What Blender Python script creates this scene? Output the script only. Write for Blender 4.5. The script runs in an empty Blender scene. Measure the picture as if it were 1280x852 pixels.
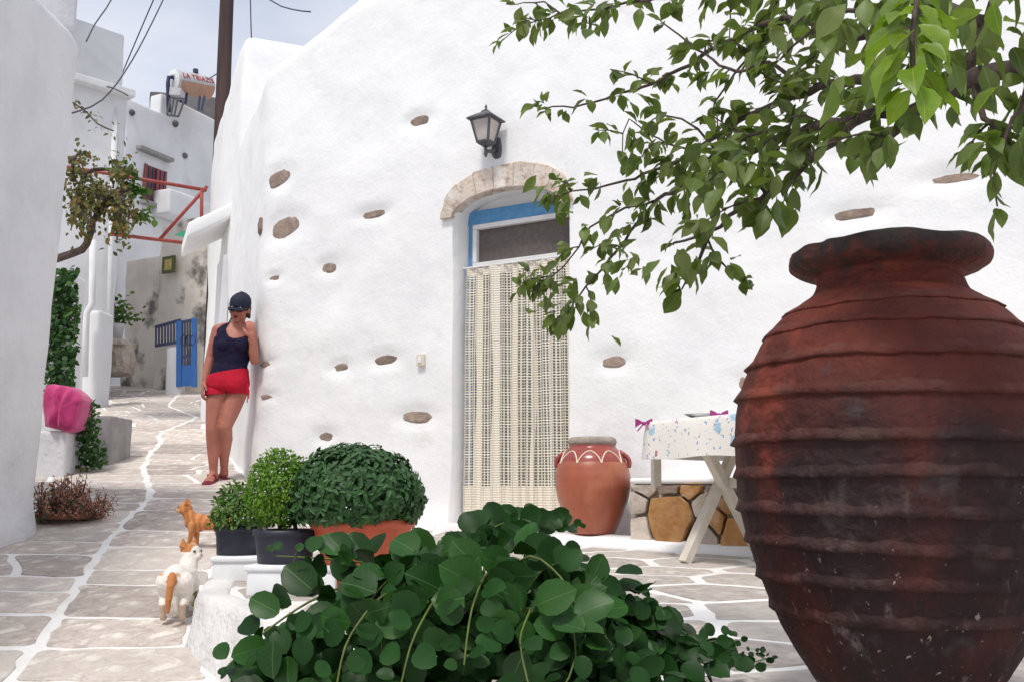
import bpy, bmesh, math, random
from mathutils import Vector, Matrix, noise as mnoise
random.seed(7)
R = math.radians
V = Vector
scene = bpy.context.scene
col = scene.collection

# ------------------------------------------------------------------ camera
F = 1244.4
H = 0.376
TH = math.atan(184.0 / F)
CT, ST = math.cos(TH), math.sin(TH)
cam_d = bpy.data.cameras.new('camera'); cam = bpy.data.objects.new('camera', cam_d); col.objects.link(cam)
cam.location = (0, 0, H); cam.rotation_euler = (R(90) + TH, 0, 0)
cam_d.sensor_width = 36; cam_d.lens = 35.0; cam_d.clip_start = 0.05; cam_d.clip_end = 2000
scene.camera = cam

# ------------------------------------------------------------------ sky, sun, exposure
SUN_EL, SUN_AZ = R(60), R(-156)         # azimuth from +Y towards +X; the sun stands to the left, a little behind the camera
world = bpy.data.worlds.new('World'); scene.world = world; world.use_nodes = True
nt = world.node_tree; nt.nodes.clear()
wo = nt.nodes.new('ShaderNodeOutputWorld'); bg = nt.nodes.new('ShaderNodeBackground')
sky = nt.nodes.new('ShaderNodeTexSky'); sky.sky_type = 'NISHITA'; sky.sun_disc = False
sky.sun_elevation = SUN_EL; sky.sun_rotation = SUN_AZ; sky.dust_density = 2.5; sky.air_density = 1.0
tc = nt.nodes.new('ShaderNodeTexCoord'); mp = nt.nodes.new('ShaderNodeMapping'); mp.inputs['Scale'].default_value = (1.3, 1.3, 3.2)
cn = nt.nodes.new('ShaderNodeTexNoise'); cn.inputs['Scale'].default_value = 2.2; cn.inputs['Detail'].default_value = 7; cn.inputs['Roughness'].default_value = 0.55
cr = nt.nodes.new('ShaderNodeValToRGB'); cr.color_ramp.elements[0].position = 0.30; cr.color_ramp.elements[1].position = 0.72
cr.color_ramp.elements[0].color = (.45, .45, .45, 1); cr.color_ramp.elements[1].color = (.95, .95, .95, 1)
mx = nt.nodes.new('ShaderNodeMix'); mx.data_type = 'RGBA'
mx.inputs['B'].default_value = (5.6, 5.7, 6.15, 1)
nt.links.new(tc.outputs['Generated'], mp.inputs['Vector']); nt.links.new(mp.outputs[0], cn.inputs['Vector'])
nt.links.new(cn.outputs['Fac'], cr.inputs[0]); nt.links.new(cr.outputs[0], mx.inputs['Factor'])
nt.links.new(sky.outputs[0], mx.inputs['A']); nt.links.new(mx.outputs['Result'], bg.inputs[0])
bg.inputs[1].default_value = 0.105
nt.links.new(bg.outputs[0], wo.inputs[0])
sd = bpy.data.lights.new('sun', 'SUN'); sd.energy = 1.5; sd.angle = R(10); sd.color = (1, .955, .89)
sun = bpy.data.objects.new('sun', sd); col.objects.link(sun)
to_sun = V((math.sin(SUN_AZ) * math.cos(SUN_EL), math.cos(SUN_AZ) * math.cos(SUN_EL), math.sin(SUN_EL)))
sun.rotation_euler = (-to_sun).to_track_quat('-Z', 'Y').to_euler(); sun.location = to_sun * 30
vs = scene.view_settings
scene.display_settings.display_device = 'sRGB'
vs.view_transform = 'Standard'; vs.look = 'None'; vs.exposure = 0.68; vs.gamma = 1; vs.use_curve_mapping = False

# ------------------------------------------------------------------ geometry helpers
def ray(px, py):
    a, b = (px - 640) / F, (426 - py) / F
    return V((a, CT - b * ST, ST + b * CT))
def at(px, py, Y):
    d = ray(px, py); return d * (Y / d.y) + V((0, 0, H))
def plane_hit(px, py, p, n):
    d = ray(px, py); o = V((0, 0, H)); t = (p - o).dot(n) / d.dot(n); return o + d * t
def lerp(a, b, t): return a + (b - a) * t
def interp(pts, x):
    if x <= pts[0][0]: return pts[0][1]
    for (a, va), (b, vb) in zip(pts, pts[1:]):
        if x <= b: return va + (vb - va) * (x - a) / (b - a)
    return pts[-1][1]
def nz(x, y, z, s=1.0): return mnoise.noise(V((x * s, y * s, z * s)))
def fbm(x, y, z, s=1.0, o=3):
    v, a = 0, 1
    for i in range(o):
        v += a * nz(x + 7.3 * i, y - 3.1 * i, z + 1.7 * i, s); s *= 2.1; a *= .5
    return v

class MB:
    def __init__(self): self.v = []; self.f = []; self.uv = None
    def add(self, vs, fs):
        o = len(self.v); self.v += [tuple(p) for p in vs]; self.f += [tuple(i + o for i in f) for f in fs]
    def box(self, c, s, m=None):
        x, y, z = s[0] / 2, s[1] / 2, s[2] / 2
        vs = [V((i * x, j * y, k * z)) for i in (-1, 1) for j in (-1, 1) for k in (-1, 1)]
        if m: vs = [m @ p for p in vs]
        self.add([p + V(c) for p in vs], [(0, 1, 3, 2), (4, 6, 7, 5), (0, 4, 5, 1), (2, 3, 7, 6), (0, 2, 6, 4), (1, 5, 7, 3)])
    def bar(self, a, b, w, h, up=V((0, 0, 1))):
        a, b = V(a), V(b); d = (b - a).normalized(); r = d.cross(up)
        if r.length < 1e-4: r = V((1, 0, 0))
        r.normalize(); u = r.cross(d)
        vs = [p + r * (i * w / 2) + u * (j * h / 2) for p in (a, b) for i, j in ((-1, -1), (1, -1), (1, 1), (-1, 1))]
        self.add(vs, [(3, 2, 1, 0), (4, 5, 6, 7), (0, 1, 5, 4), (1, 2, 6, 5), (2, 3, 7, 6), (3, 0, 4, 7)])
    def tube(self, pts, radii, n=8, cap=True):
        pts = [V(p) for p in pts]
        if not hasattr(radii, '__len__'): radii = [radii] * len(pts)
        o = len(self.v); up = None; rings = []
        for i, p in enumerate(pts):
            d = (pts[min(i + 1, len(pts) - 1)] - pts[max(i - 1, 0)])
            if d.length < 1e-9: d = V((0, 0, 1))
            d.normalize()
            if up is None:
                up = V((0, 0, 1)) if abs(d.z) < .9 else V((1, 0, 0))
            r = d.cross(up)
            if r.length < 1e-5: r = d.cross(V((.3, 1, .2)))
            r.normalize(); up = r.cross(d).normalized()
            for k in range(n):
                a = 2 * math.pi * k / n
                self.v.append(tuple(p + (r * math.cos(a) + up * math.sin(a)) * radii[i]))
        for i in range(len(pts) - 1):
            for k in range(n):
                a, b = o + i * n + k, o + i * n + (k + 1) % n
                self.f.append((a, b, b + n, a + n))
        if cap:
            self.f.append(tuple(o + k for k in range(n))[::-1]); e = o + (len(pts) - 1) * n
            self.f.append(tuple(e + k for k in range(n)))
    def lathe(self, prof, c=(0, 0, 0), n=32, fn=None, caps=True):
        o = len(self.v); c = V(c)
        for j, (r, z) in enumerate(prof):
            for k in range(n):
                a = 2 * math.pi * k / n
                rr = r + (fn(a, z, r) if fn else 0)
                self.v.append((c.x + rr * math.cos(a), c.y + rr * math.sin(a), c.z + z))
        for j in range(len(prof) - 1):
            for k in range(n):
                a, b = o + j * n + k, o + j * n + (k + 1) % n
                self.f.append((a, b, b + n, a + n))
        if caps:
            self.f.append(tuple(o + k for k in range(n))[::-1]); e = o + (len(prof) - 1) * n
            self.f.append(tuple(e + k for k in range(n)))
    def loft(self, rings, cap=True):
        o = len(self.v); n = len(rings[0])
        for r in rings: self.v += [tuple(p) for p in r]
        for i in range(len(rings) - 1):
            for k in range(n):
                a, b = o + i * n + k, o + i * n + (k + 1) % n
                self.f.append((a, b, b + n, a + n))
        if cap:
            self.f.append(tuple(o + k for k in range(n))[::-1]); e = o + (len(rings) - 1) * n
            self.f.append(tuple(e + k for k in range(n)))
    def ball(self, c, r, m=None, nu=12, nv=8):
        c = V(c); r = V(r) if hasattr(r, '__len__') else V((r, r, r))
        pts = []
        for j in range(nv + 1):
            t = math.pi * j / nv
            for k in range(nu):
                a = 2 * math.pi * k / nu
                p = V((r.x * math.sin(t) * math.cos(a), r.y * math.sin(t) * math.sin(a), -r.z * math.cos(t)))
                pts.append((m @ p if m else p) + c)
        fs = [(j * nu + k, j * nu + (k + 1) % nu, (j + 1) * nu + (k + 1) % nu, (j + 1) * nu + k) for j in range(nv) for k in range(nu)]
        self.add(pts, fs)
    def mesh(self, name):
        me = bpy.data.meshes.new(name); me.from_pydata(self.v, [], self.f); me.validate(); me.update()
        return me
    def build(self, name, m, parent=None, smooth=False, **kw):
        return link(name, self.mesh(name), m, parent, smooth, **kw)

def link(name, me, m=None, parent=None, smooth=False, bevel=0, label=None, cat=None, group=None, kind=None):
    ob = bpy.data.objects.new(name, me); col.objects.link(ob)
    if m is not None:
        me.materials.clear(); me.materials.append(m)
    if smooth:
        for p in me.polygons: p.use_smooth = True
    if bevel:
        bm = bmesh.new(); bm.from_mesh(me)
        bmesh.ops.remove_doubles(bm, verts=bm.verts, dist=1e-5)
        bmesh.ops.bevel(bm, geom=[e for e in bm.edges if len(e.link_faces) == 2 and e.calc_face_angle(0) > .5], offset=bevel, segments=2, affect='EDGES', profile=.6)
        bm.to_mesh(me); bm.free()
    if parent is not None:
        ob.parent = parent; ob.matrix_parent_inverse = parent.matrix_world.inverted() if parent.matrix_world else Matrix()
    tag(ob, label, cat, group, kind)
    return ob
def tag(o, label=None, cat=None, group=None, kind=None):
    if label: o['label'] = label
    if cat: o['category'] = cat
    if group: o['group'] = group
    if kind: o['kind'] = kind
    return o
def thing(name, loc, label, cat, group=None):
    o = bpy.data.objects.new(name, None); col.objects.link(o); o.location = loc; o.empty_display_size = .1
    o.matrix_world = Matrix.Translation(V(loc))
    return tag(o, label, cat, group)
def evaluated(me_ob):
    dg = bpy.context.evaluated_depsgraph_get(); ev = me_ob.evaluated_get(dg)
    return bpy.data.meshes.new_from_object(ev, depsgraph=dg)
def remesh(mb, voxel, smooth_it=4, smooth_f=.5):
    me = mb.mesh('tmp'); o = bpy.data.objects.new('tmp', me); col.objects.link(o)
    m = o.modifiers.new('r', 'REMESH'); m.mode = 'VOXEL'; m.voxel_size = voxel
    if smooth_it:
        s = o.modifiers.new('s', 'SMOOTH'); s.factor = smooth_f; s.iterations = smooth_it
    out = evaluated(o)
    bpy.data.objects.remove(o, do_unlink=True)
    for p in out.polygons: p.use_smooth = True
    return out
def basis(d, nrm):
    d = V(d).normalized(); x = d.cross(V(nrm))
    if x.length < 1e-4: x = d.cross(V((.31, .2, .93)))
    x.normalize(); z = x.cross(d).normalized()
    return Matrix((x, d, z)).transposed()

# ------------------------------------------------------------------ materials
def mat(name, c1, c2=None, scale=6, lo=.35, hi=.65, rough=.85, bump=0, bscale=40, objr=0, isl=0, c3=None, scale3=2, lo3=.5, hi3=.65,
        spec=.3, trans=0, tint=None, zstretch=1, detail=6, sheen=0, bump2=0, bscale2=5, rib=None):
    m = bpy.data.materials.new(name); m.use_nodes = True; t = m.node_tree; N, L = t.nodes, t.links
    b = N['Principled BSDF']; b.inputs['Roughness'].default_value = rough; b.inputs['Specular IOR Level'].default_value = spec
    if sheen: b.inputs['Sheen Weight'].default_value = sheen
    tcn = N.new('ShaderNodeTexCoord'); mpn = N.new('ShaderNodeMapping'); mpn.inputs['Scale'].default_value = (1, 1, zstretch)
    L.new(tcn.outputs['Object'], mpn.inputs['Vector'])
    def noise(s, d=detail):
        n = N.new('ShaderNodeTexNoise'); n.inputs['Scale'].default_value = s; n.inputs['Detail'].default_value = d
        n.inputs['Roughness'].default_value = .6; L.new(mpn.outputs[0], n.inputs['Vector']); return n
    def ramp(src, a, c):
        r = N.new('ShaderNodeMapRange'); r.interpolation_type = 'SMOOTHSTEP'; r.inputs[1].default_value = a; r.inputs[2].default_value = c
        L.new(src, r.inputs[0]); return r.outputs[0]
    def mixc(f, a, c):
        x = N.new('ShaderNodeMix'); x.data_type = 'RGBA'
        for s, val in (('A', a), ('B', c)):
            if isinstance(val, tuple): x.inputs[s].default_value = (*val, 1)
            else: L.new(val, x.inputs[s])
        if isinstance(f, float): x.inputs['Factor'].default_value = f
        else: L.new(f, x.inputs['Factor'])
        return x.outputs['Result']
    c = c1
    if c2: c = mixc(ramp(noise(scale).outputs['Fac'], lo, hi), c1, c2)
    if c3: c = mixc(ramp(noise(scale3).outputs['Fac'], lo3, hi3), c, c3)
    if objr or isl:
        if objr:
            rnd = N.new('ShaderNodeObjectInfo').outputs['Random']; amt = objr
        else:
            rnd = N.new('ShaderNodeNewGeometry').outputs['Random Per Island']; amt = isl
        mr = N.new('ShaderNodeMapRange'); mr.inputs[3].default_value = 1 - amt; mr.inputs[4].default_value = 1 + amt; L.new(rnd, mr.inputs[0])
        hs = N.new('ShaderNodeHueSaturation'); L.new(mr.outputs[0], hs.inputs['Value'])
        if isinstance(c, tuple): hs.inputs['Color'].default_value = (*c, 1)
        else: L.new(c, hs.inputs['Color'])
        c = hs.outputs[0]
        if tint:
            fr = N.new('ShaderNodeMath'); fr.operation = 'MULTIPLY'; fr.inputs[1].default_value = 7.31; L.new(rnd, fr.inputs[0])
            f2 = N.new('ShaderNodeMath'); f2.operation = 'FRACT'; L.new(fr.outputs[0], f2.inputs[0])
            rq = N.new('ShaderNodeMath'); rq.operation = 'MULTIPLY'; rq.inputs[1].default_value = .55; L.new(ramp(f2.outputs[0], .45, 1.0), rq.inputs[0])
            c = mixc(rq.outputs[0], c, tint)
    if rib:                                 # midrib and side veins in the leaf's own coordinates
        rw, rc, fq = rib
        sp_ = N.new('ShaderNodeSeparateXYZ'); L.new(tcn.outputs['Object'], sp_.inputs[0])
        def mt(op, a, d=0.0):
            x = N.new('ShaderNodeMath'); x.operation = op
            for i_, s_ in enumerate((a, d)):
                if isinstance(s_, float): x.inputs[i_].default_value = s_
                else: L.new(s_, x.inputs[i_])
            return x.outputs[0]
        ax_ = mt('ABSOLUTE', sp_.outputs['X'])
        mid = ramp(ax_, rw, rw * .3)
        vn = mt('MULTIPLY', ramp(mt('FRACT', mt('MULTIPLY', mt('SUBTRACT', sp_.outputs['Y'], mt('MULTIPLY', ax_, .75)), fq)), .16, .02), .2)
        c = mixc(mt('MAXIMUM', mid, vn), c, rc)
    if isinstance(c, tuple): b.inputs['Base Color'].default_value = (*c, 1)
    else: L.new(c, b.inputs['Base Color'])
    if bump:
        bn = N.new('ShaderNodeBump'); bn.inputs['Strength'].default_value = bump; bn.inputs['Distance'].default_value = .01
        L.new(noise(bscale, 5).outputs['Fac'], bn.inputs['Height'])
        last = bn
        if bump2:
            b2 = N.new('ShaderNodeBump'); b2.inputs['Strength'].default_value = bump2; b2.inputs['Distance'].default_value = .05
            L.new(noise(bscale2, 3).outputs['Fac'], b2.inputs['Height']); L.new(bn.outputs[0], b2.inputs['Normal']); last = b2
        L.new(last.outputs[0], b.inputs['Normal'])
    if trans:
        tr = N.new('ShaderNodeBsdfTranslucent'); ms = N.new('ShaderNodeMixShader'); ms.inputs[0].default_value = trans
        if isinstance(c, tuple): tr.inputs['Color'].default_value = (*c, 1)
        else:
            g = N.new('ShaderNodeMix'); g.data_type = 'RGBA'; g.blend_type = 'MULTIPLY'; g.inputs['Factor'].default_value = 1
            g.inputs['B'].default_value = (1.5, 1.6, .6, 1); L.new(c, g.inputs['A']); L.new(g.outputs['Result'], tr.inputs['Color'])
        L.new(b.outputs[0], ms.inputs[1]); L.new(tr.outputs[0], ms.inputs[2]); L.new(ms.outputs[0], N['Material Output'].inputs[0])
    return m

M = {}
M['plaster'] = mat('whitewashed_plaster', (.83, .83, .825), (.78, .785, .79), 3.0, .4, .7, rough=.92, bump=.22, bscale=70, c3=(.73, .725, .71), scale3=2.3, lo3=.60, hi3=.78, bump2=.16, bscale2=9, spec=.15)
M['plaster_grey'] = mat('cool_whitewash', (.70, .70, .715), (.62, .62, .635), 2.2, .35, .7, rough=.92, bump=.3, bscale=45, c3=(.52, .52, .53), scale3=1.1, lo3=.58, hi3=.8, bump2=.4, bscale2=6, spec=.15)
M['plaster_low'] = mat('scuffed_whitewash', (.74, .73, .715), (.62, .605, .585), 5, .42, .7, rough=.95, bump=.6, bscale=40, c3=(.42, .39, .36), scale3=6, lo3=.60, hi3=.74, bump2=.4, bscale2=10, spec=.1)
M['plaster_far'] = mat('weathered_whitewash', (.72, .72, .73), (.62, .62, .62), 1.4, .4, .75, rough=.95, bump=.25, bscale=20, c3=(.45, .43, .41), scale3=.9, lo3=.62, hi3=.85, spec=.1)
M['mould'] = mat('mould_stained_cream_plaster', (.80, .74, .66), (.68, .61, .53), 1.6, .4, .7, rough=.95, bump=.5, bscale=14, c3=(.17, .155, .145), scale3=1.1, lo3=.50, hi3=.64, spec=.1)
M['grout'] = mat('whitewashed_joints', (.80, .79, .77), (.70, .68, .65), 5, .45, .75, rough=.95, bump=.5, bscale=40, spec=.1)
M['flag'] = mat('grey_flagstone', (.52, .465, .42), (.38, .335, .30), 16, .36, .66, rough=.85, bump=.9, bscale=50, objr=.2, c3=(.62, .58, .52), scale3=9, lo3=.54, hi3=.66, detail=9, tint=(.50, .47, .43), spec=.25, bump2=.3, bscale2=9)
M['pathflag'] = mat('worn_path_flagstone', (.58, .51, .46), (.42, .365, .33), 15, .36, .66, rough=.88, bump=1.0, bscale=48, objr=.22, c3=(.74, .69, .61), scale3=8, lo3=.52, hi3=.64, detail=9, tint=(.62, .57, .51), spec=.2, bump2=.4, bscale2=8)
M['wallstone'] = mat('brown_fieldstone', (.34, .26, .21), (.22, .165, .135), 18, .35, .65, rough=.9, bump=.8, bscale=60, objr=.2, c3=(.42, .34, .28), scale3=9, lo3=.55, hi3=.75)
M['archstone'] = mat('limewashed_arch_stone', (.60, .52, .44), (.34, .225, .175), 16, .46, .70, rough=.92, bump=.9, bscale=45, objr=.12, c3=(.74, .70, .64), scale3=7, lo3=.5, hi3=.7)
M['ochrestone'] = mat('ochre_stone', (.47, .265, .11), (.36, .17, .065), 9, .35, .65, rough=.85, bump=.7, bscale=40, objr=.22, c3=(.58, .42, .27), scale3=5, lo3=.52, hi3=.72, spec=.2)
M['palestone'] = mat('pale_stone', (.58, .51, .44), (.44, .37, .31), 9, .35, .65, rough=.9, bump=.7, bscale=40, objr=.15)
M['mortar'] = mat('pale_mortar', (.60, .555, .50), (.45, .40, .355), 14, .35, .65, rough=.95, bump=.8, bscale=35)
M['blue'] = mat('sky_blue_paint', (.085, .27, .52), (.12, .32, .56), 20, rough=.5, bump=.1, bscale=80)
M['white_paint'] = mat('white_paint', (.78, .78, .78), (.70, .70, .69), 10, rough=.5)
M['screen'] = mat('dark_mesh_screen', (.115, .095, .09), (.14, .12, .11), 30, rough=.75)
M['door'] = mat('dim_room_grey_green', (.26, .32, .30), (.20, .25, .24), 5, rough=.4)  # darkness of the room behind the curtain, put into the colour
M['black_metal'] = mat('dark_grey_metal', (.055, .055, .065), (.09, .09, .10), 30, rough=.5, spec=.5)
M['lampglass'] = mat('frosted_lamp_glass', (.52, .47, .43), (.45, .40, .37), 8, rough=.3, spec=.5)
M['ivory'] = mat('ivory_plastic', (.68, .62, .50), rough=.4)
M['leaf'] = mat('fruit_tree_leaf', (.115, .165, .036), (.080, .125, .028), 30, rough=.45, spec=.35, objr=.28, tint=(.17, .21, .07), trans=.36, rib=(.0008, (.15, .2, .07), 130.0))
M['leaf_bright'] = mat('yellow_green_leaf', (.17, .26, .018), (.12, .20, .016), 30, rough=.4, spec=.35, objr=.25, tint=(.10, .20, .02), trans=.40, rib=(.0008, (.26, .32, .06), 120.0))  # brighter yellow-green leaf, mostly on the near sprig
M['leaf_isl'] = mat('fruit_tree_small_leaf', (.11, .155, .038), (.075, .115, .028), 30, rough=.48, spec=.32, isl=.28, tint=(.17, .20, .075), trans=.34)
M['bark'] = mat('grey_brown_bark', (.105, .075, .065), (.06, .043, .04), 40, rough=.9, bump=.8, bscale=70)
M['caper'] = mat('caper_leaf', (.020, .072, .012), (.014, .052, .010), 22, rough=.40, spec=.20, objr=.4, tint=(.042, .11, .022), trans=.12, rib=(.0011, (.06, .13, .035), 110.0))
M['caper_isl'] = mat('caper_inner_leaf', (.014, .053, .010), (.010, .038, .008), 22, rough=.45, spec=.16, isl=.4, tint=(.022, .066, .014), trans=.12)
M['caper_young'] = mat('caper_young_leaf', (.065, .16, .016), (.05, .13, .015), 22, rough=.36, spec=.5, objr=.2, trans=.25)
M['caper_stem'] = mat('caper_stem', (.11, .16, .03), (.08, .10, .03), 30, rough=.5)
M['dead'] = mat('dry_leaf', (.36, .17, .05), (.25, .12, .05), 20, rough=.7, trans=.2)
M['basil_dark'] = mat('dark_basil_leaf', (.040, .108, .030), (.028, .078, .024), 30, rough=.5, spec=.3, isl=.3, tint=(.048, .115, .04), trans=.15)
M['basil_mid'] = mat('mid_basil_leaf', (.075, .165, .025), (.055, .12, .022), 30, rough=.5, isl=.3, tint=(.13, .22, .04), trans=.2)
M['basil_lime'] = mat('lime_basil_leaf', (.12, .25, .018), (.09, .20, .016), 30, rough=.5, isl=.3, tint=(.17, .30, .03), trans=.22)
M['pot_black'] = mat('dark_navy_plastic', (.018, .02, .038), (.03, .032, .05), 12, rough=.5, spec=.4)
M['pot_red'] = mat('orange_plastic_pot', (.52, .105, .045), (.44, .085, .04), 14, rough=.5, spec=.4)
M['soil'] = mat('dark_soil', (.045, .03, .022), (.025, .018, .014), 40, rough=1, bump=1, bscale=60)
M['foam'] = mat('white_foam_box', (.80, .81, .82), (.74, .75, .76), 12, rough=.8, bump=.15, bscale=80)
M['terra'] = mat('glazed_terracotta', (.40, .115, .055), (.32, .085, .045), 6, .35, .65, rough=.38, spec=.5, bump=.15, bscale=50, c3=(.48, .20, .10), scale3=4, lo3=.5, hi3=.75, zstretch=.5)
M['terra_neck'] = mat('dark_red_glaze', (.30, .055, .04), (.25, .045, .035), 8, rough=.22, spec=.6)
M['glazeline'] = mat('cream_slip_line', (.72, .62, .50), rough=.5)
M['lid'] = mat('grey_stone_lid', (.36, .30, .25), (.26, .22, .19), 15, rough=.9, bump=.5, bscale=50)
M['tablewood'] = mat('cream_painted_wood', (.66, .61, .53), (.58, .53, .45), 12, rough=.6, bump=.15, bscale=60)
M['bow'] = mat('purple_ribbon', (.36, .035, .20), (.28, .03, .17), 20, rough=.5)
M['skin'] = mat('sunburnt_skin', (.43, .165, .115), (.37, .135, .095), 12, rough=.5, spec=.35)
M['navy'] = mat('navy_cotton', (.012, .010, .030), (.018, .015, .038), 18, rough=.9, bump=.3, bscale=30, spec=.15)
M['red'] = mat('red_cotton', (.52, .012, .035), (.44, .010, .03), 14, rough=.8, bump=.4, bscale=26, spec=.2)
M['hair'] = mat('black_hair', (.012, .010, .010), (.02, .016, .015), 60, rough=.45, spec=.5)
M['cap'] = mat('navy_cap_cloth', (.012, .014, .034), (.018, .02, .042), 20, rough=.8)
M['shades'] = mat('black_lens', (.01, .01, .012), rough=.12, spec=.7)
M['sandal'] = mat('maroon_rubber', (.22, .02, .045), rough=.5)
M['pinkcloth'] = mat('magenta_cloth', (.56, .045, .19), (.46, .03, .15), 12, rough=.7, bump=.4, bscale=30, sheen=.3)
M['ivy'] = mat('ivy_leaf', (.035, .10, .022), (.025, .07, .02), 30, rough=.5, isl=.35, tint=(.075, .16, .03), trans=.15)
M['dryflower'] = mat('dry_flower', (.36, .15, .10), (.26, .10, .065), 30, rough=.8, isl=.4, tint=(.42, .27, .19), trans=.1)
M['redpipe'] = mat('rusty_red_pipe', (.36, .075, .06), (.28, .06, .05), 20, rough=.6)
M['poleswood'] = mat('dark_pole_wood', (.085, .055, .05), (.05, .034, .032), 8, rough=.9, bump=.5, bscale=30, zstretch=.1)
M['wire'] = mat('black_cable', (.06, .06, .075), rough=.6)
M['steel'] = mat('galvanised_steel', (.55, .55, .56), (.45, .45, .46), 12, rough=.4, spec=.6)
M['tank_low'] = mat('faded_tank_stripe', (.50, .30, .21), (.43, .25, .17), 8, rough=.6)
M['redletter'] = mat('red_lettering', (.42, .03, .04), rough=.6)
M['darkstone'] = mat('dark_slate_wall', (.16, .15, .15), (.10, .095, .095), 3, rough=.9, bump=.6, bscale=12)
M['gateblue'] = mat('deep_blue_gate', (.03, .115, .34), (.035, .13, .36), 8, rough=.5)
M['irondark'] = mat('dark_blue_iron', (.04, .05, .11), rough=.5)
M['shutter'] = mat('red_brown_shutter', (.24, .10, .085), (.18, .07, .06), 10, rough=.7)
M['signyellow'] = mat('yellow_sign_plate', (.60, .46, .10), (.52, .40, .12), 14, rough=.5)
M['signgreen'] = mat('olive_sign_frame', (.10, .12, .05), rough=.6)
M['greencloth'] = mat('green_tarpaulin', (.02, .25, .13), (.02, .2, .1), 8, rough=.6)
M['autumn'] = mat('olive_autumn_leaf', (.11, .115, .035), (.075, .085, .03), 20, rough=.6, isl=.35, tint=(.27, .15, .04), trans=.2)
M['greyblock'] = mat('grey_cement', (.33, .32, .315), (.26, .25, .25), 6, rough=.95, bump=.4, bscale=40)
M['earthpot'] = mat('worn_terracotta', (.42, .15, .085), (.34, .12, .07), 8, rough=.85, bump=.3, bscale=40)
M['pvc'] = mat('grey_pipe_plastic', (.5, .5, .5), rough=.5)

def jar_material(worn=False):
    m = mat('aged_pithos_clay', (.130, .027, .017), (.072, .018, .014), 5, .35, .65, rough=.75, bump=.9, bscale=45, spec=.22, bump2=.35, bscale2=12)
    t = m.node_tree; N, L = t.nodes, t.links; b = N['Principled BSDF']; src = b.inputs['Base Color'].links[0].from_socket
    tcn = N.new('ShaderNodeTexCoord'); sep = N.new('ShaderNodeSeparateXYZ'); L.new(tcn.outputs['Object'], sep.inputs[0])
    def noise(s, d=6, st=(1, 1, 1)):
        mpn = N.new('ShaderNodeMapping'); mpn.inputs['Scale'].default_value = st; L.new(tcn.outputs['Object'], mpn.inputs[0])
        n = N.new('ShaderNodeTexNoise'); n.inputs['Scale'].default_value = s; n.inputs['Detail'].default_value = d; n.inputs['Roughness'].default_value = .65
        L.new(mpn.outputs[0], n.inputs['Vector']); return n.outputs['Fac']
    def rng(s, a, c, lo=0., hi=1.):
        r = N.new('ShaderNodeMapRange'); r.interpolation_type = 'SMOOTHSTEP'
        for i, x in enumerate((a, c, lo, hi)): r.inputs[i + 1].default_value = x
        L.new(s, r.inputs[0]); return r.outputs[0]
    def math_(op, a, c):
        x = N.new('ShaderNodeMath'); x.operation = op
        for i, s in enumerate((a, c)):
            if isinstance(s, float): x.inputs[i].default_value = s
            else: L.new(s, x.inputs[i])
        return x.outputs[0]
    def mixc(f, a, c):
        x = N.new('ShaderNodeMix'); x.data_type = 'RGBA'; L.new(f, x.inputs['Factor'])
        for s, val in (('A', a), ('B', c)):
            if isinstance(val, tuple): x.inputs[s].default_value = (*val, 1)
            else: L.new(val, x.inputs[s])
        return x.outputs['Result']
    # soot and old wine-dark staining over the lower two thirds and the lip, with a ragged upper limit
    zz = math_('ADD', sep.outputs['Z'], math_('MULTIPLY', math_('SUBTRACT', noise(5, 6), .5), .55))
    low = rng(zz, .70, .46)
    stain = math_('MULTIPLY', low, rng(noise(3.2, 7, (1, 1, .35)), .26, .52))
    c = mixc(stain, src, (.026, .0135, .0145))
    lipz = rng(zz, .80, .90)
    c = mixc(lipz, c, (.032, .025, .023))
    c = mixc(math_('MULTIPLY', rng(noise(9, 6), .56, .7), rng(zz, .9, .5)), c, (.055, .04, .04))
    c = mixc(math_('MULTIPLY', rng(noise(2.6, 5), .52, .68), rng(zz, .2, .8, .25, 1.)), c, (.20, .040, .022))
    speck = math_('MULTIPLY', rng(noise(75, 3, (1, 1, .6)), .66, .70), rng(math_('ADD', zz, math_('MULTIPLY', noise(4, 3), .4)), .78, .35))
    c = mixc(speck, c, (.30, .25, .22))
    pale = math_('MULTIPLY', rng(noise(20, 5, (1, 1, .4)), .60, .72), rng(zz, .6, .2, 0., .55))
    c = mixc(pale, c, (.24, .18, .165))
    if worn:                # dust and lime on the edges of the bands
        c = mixc(rng(noise(14, 6), .42, .70, 0., .38), c, (.12, .066, .052))
    L.new(c, b.inputs['Base Color'])
    return m
M['pithos'] = jar_material(); M['pithos_band'] = jar_material(True)

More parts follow.
